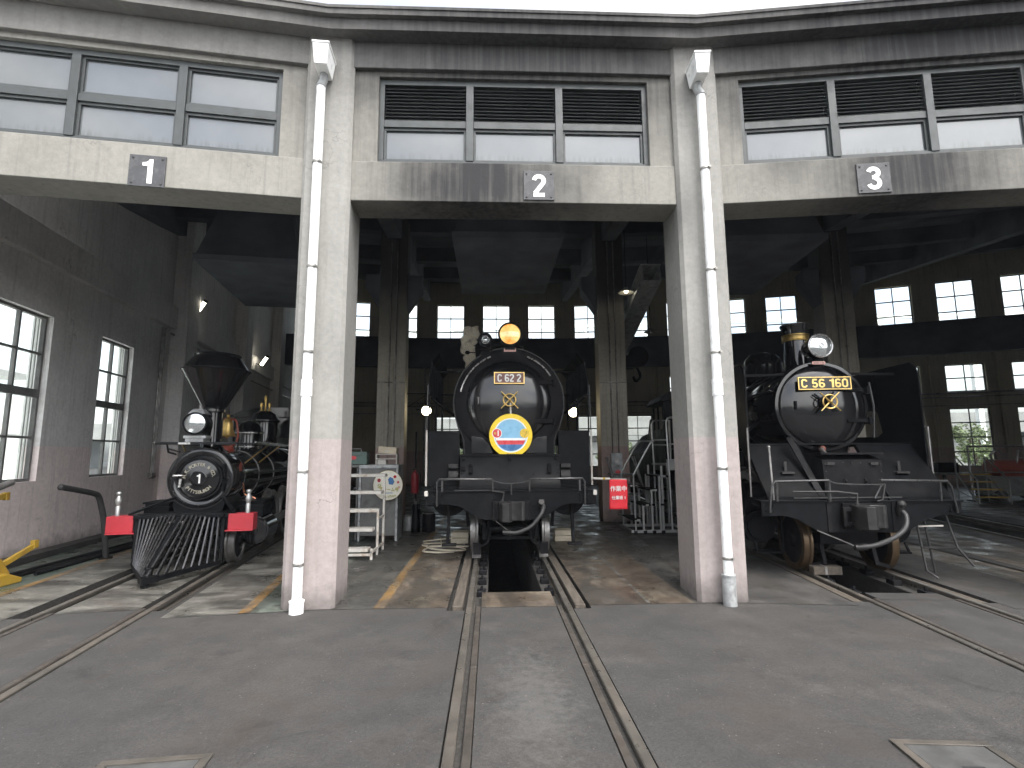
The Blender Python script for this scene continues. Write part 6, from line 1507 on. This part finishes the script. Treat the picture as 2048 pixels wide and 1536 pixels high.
# viaduct and planting behind the back wall
t = thing('railway_viaduct', 'pale grey concrete railway viaduct beyond the back windows', 'viaduct', M=bayM(1) @ T(0, 62, 0))
b = B(); b.box(-90,90,0,8,4.2,5.4); b.box(-90,90,-.3,0,4.0,6.4); b.obj('deck', m['viaduct'], t, smooth=0)
for i in range(-8,9):
    b = B(); b.box(i*11-.8,i*11+.8,1,7,0,4.2); b.obj('pier', m['viaduct'], t, smooth=0)
t = thing('canopy_truss', 'pale steel truss of a footbridge roof seen through the upper back windows', 'truss', M=bayM(1) @ T(0, 40, 0))
b = B()
for i in range(-8,8):
    x = i*5.0; b.bar((x,0,9.6),(x+2.5,0,13.2),.22); b.bar((x+2.5,0,13.2),(x+5,0,9.6),.22)
b.bar((-40,0,13.2),(40,0,13.2),.3); b.bar((-40,0,9.6),(40,0,9.6),.3); b.obj('truss_girder', m['annex'], t, smooth=0)
for i in range(-4,5):
    b = B(); b.box(i*10-.2,i*10+.2,-.2,.2,0,9.6); b.obj('post', m['annex'], t, smooth=0)
# bushes: stems with scattered leaf faces
def bush(w, d, h, n, seed):
    r = random.Random(seed); b = B()
    cl = [(r.uniform(-w,w), r.uniform(-d,d), r.uniform(.35,1)*h, r.uniform(.35,.75)) for _ in range(26)]
    for i in range(n):
        cx, cy, cz, cr_ = cl[r.randrange(len(cl))]
        v = Vector((r.gauss(0,1), r.gauss(0,1), r.gauss(0,1))).normalized()*cr_*(r.random()**.4)
        p = Vector((cx,cy,max(.1,cz)))+v; a = r.uniform(.07,.15)
        e1 = Vector((r.gauss(0,1),r.gauss(0,1),r.gauss(0,.6))).normalized()*a; e2 = e1.cross(Vector((r.gauss(0,1),r.gauss(0,1),r.gauss(0,1)))).normalized()*a*.6
        b.quad(p-e1, p-e2*.9, p+e1, p+e2*.9)
    return b
bl = bush(1.5, .9, 3.0, 2600, 5).obj('foliage', m['leaf'], None, smooth=0)
bs = B(); r = random.Random(2)
for i in range(9): bs.tube([(r.uniform(-.8,.8), r.uniform(-.4,.4), 0), (r.uniform(-1.2,1.2), r.uniform(-.7,.7), 2.4)], .035, 6)
bs = bs.obj('stem', m['bark'])
root = thing('garden_shrub', 'leafy green shrub growing outside the back windows', 'shrub'); bl.parent = root; bs.parent = root; root['group'] = 'shrubs behind the roundhouse'
r = random.Random(11); first = True
for k in (0, 1, 2, 3):
    for q in range(3):
        o = root if first else copy_tree(root); first = False
        P_ = bayM(k) @ Vector((-4+4.1*q+r.uniform(-.5,.5), 36+r.uniform(-1.5,2.5), 0)); o.location = P_; o.rotation_euler = (0,0,r.uniform(0,6)); s = r.uniform(.85,1.15); o.scale = (s,s,s*r.uniform(.9,1.15))
        o['label'] = 'leafy green shrub growing outside the back windows'
struct(poly_sheet('bounce_pavement', [EWM @ Vector(v) for v in ((-9,.4,0),(14,.4,0),(14,8.4,0),(-9,8.4,0))], m['annex'], .002))  # white sheet added to bounce daylight onto the annex
struct(poly_sheet('path', [bayM(1) @ Vector(v) for v in ((-60,26,0),(60,26,0),(60,32,0),(-60,32,0))], m['annex'], .002))
# unseen hall behind the viewer, added to cut front skylight and darken reflections
t = thing('added_hall', 'added unseen long grey hall with a dark window band across the yard', 'building', (0, -52, 0))
b = B(); b.box(-70,70,-12,0,-.05,5.6); b.box(-71,71,-12.5,.8,5.6,6.1); b.obj('wall', m['viaduct'], t, smooth=0)
b = B()
for i in range(-11,11): b.box(i*6+.5,i*6+5.5,-.05,.06,2.4,4.6)
b.obj('window_band', m['lens'], t, smooth=0)

# ------------------------------------------------------------------ smoky air in and around the shed
hz = bpy.data.materials.new('haze_air'); hz.use_nodes = True; t_ = hz.node_tree; t_.nodes.clear()
o_ = nd(t_, 'ShaderNodeOutputMaterial'); pv_ = nd(t_, 'ShaderNodeVolumePrincipled')
pv_.inputs['Color'].default_value = (.80, .88, 1.0, 1); pv_.inputs['Density'].default_value = .0004; pv_.inputs['Anisotropy'].default_value = 0.0
t_.links.new(pv_.outputs[0], o_.inputs['Volume'])
b = B(); b.box(-165,165,-165,165,-2.4,14.2); o = b.obj('haze', hz, None, smooth=0); o['kind'] = 'stuff'

# ------------------------------------------------------------------ tidy the parts: small fixings join the sheet they sit on, pieces that stand apart become parts of their own
def join_into_parent(o):
    p = o.parent
    bm = bmesh.new(); bm.from_mesh(p.data); n0 = len(bm.faces); bm.from_mesh(o.data); bm.faces.ensure_lookup_table()
    mats = list(p.data.materials); mt = o.data.materials[0]
    if mt not in mats: p.data.materials.append(mt); mats.append(mt)
    for f in bm.faces[n0:]: f.material_index = mats.index(mt)
    bm.to_mesh(p.data); bm.free(); bpy.data.objects.remove(o)
def split_apart(o):
    bm = bmesh.new(); bm.from_mesh(o.data); bm.verts.ensure_lookup_table()
    isl = [-1]*len(bm.verts); k = 0
    for v in bm.verts:
        if isl[v.index] >= 0: continue
        st = [v]; isl[v.index] = k
        while st:
            a = st.pop()
            for e in a.link_edges:
                q = e.other_vert(a)
                if isl[q.index] < 0: isl[q.index] = k; st.append(q)
        k += 1
    lo = [Vector((1e9,)*3) for _ in range(k)]; hi = [Vector((-1e9,)*3) for _ in range(k)]
    for v in bm.verts:
        i = isl[v.index]
        for c in range(3): lo[i][c] = min(lo[i][c], v.co[c]); hi[i][c] = max(hi[i][c], v.co[c])
    par = list(range(k))
    def find(a):
        while par[a] != a: a = par[a]
        return a
    for a in range(k):
        for c in range(a):
            g_ = math.sqrt(sum(max(0, lo[a][q]-hi[c][q], lo[c][q]-hi[a][q])**2 for q in range(3)))
            if g_ <= max(.02, .5*max(max(hi[a]-lo[a]), max(hi[c]-lo[c]))): par[find(a)] = find(c)
    roots = sorted({find(a) for a in range(k)})
    if len(roots) < 2: bm.free(); return
    for n, r_ in enumerate(roots):
        b2 = bm.copy()
        b2.verts.ensure_lookup_table()
        bmesh.ops.delete(b2, geom=[v for v in b2.verts if find(isl[v.index]) != r_], context='VERTS')
        if n == 0: me = o.data; b2.to_mesh(me)
        else:
            me = o.data.copy(); b2.to_mesh(me); c = o.copy(); c.data = me; COL.objects.link(c)
        b2.free()
    bm.free()
for o in list(SC.objects):
    if o.type == 'MESH' and o.parent and o.parent.type == 'MESH' and o.name.split('.')[0] in ('rivets', 'cover_latch'): join_into_parent(o)
for o in list(SC.objects):
    if o.type == 'MESH' and o.parent and not o.children and o.name.split('.')[0] in ('bracket','screw','beam_end_box','marker_bracket','hose_coupling','stay','saddle_panel','lamp_bracket','cab_window','beam_bracket','step','boiler_band','cab_step','hinge','lamp_casing','lettering','cord','post','clamp','pipe','leg','vice','foot') : split_apart(o)
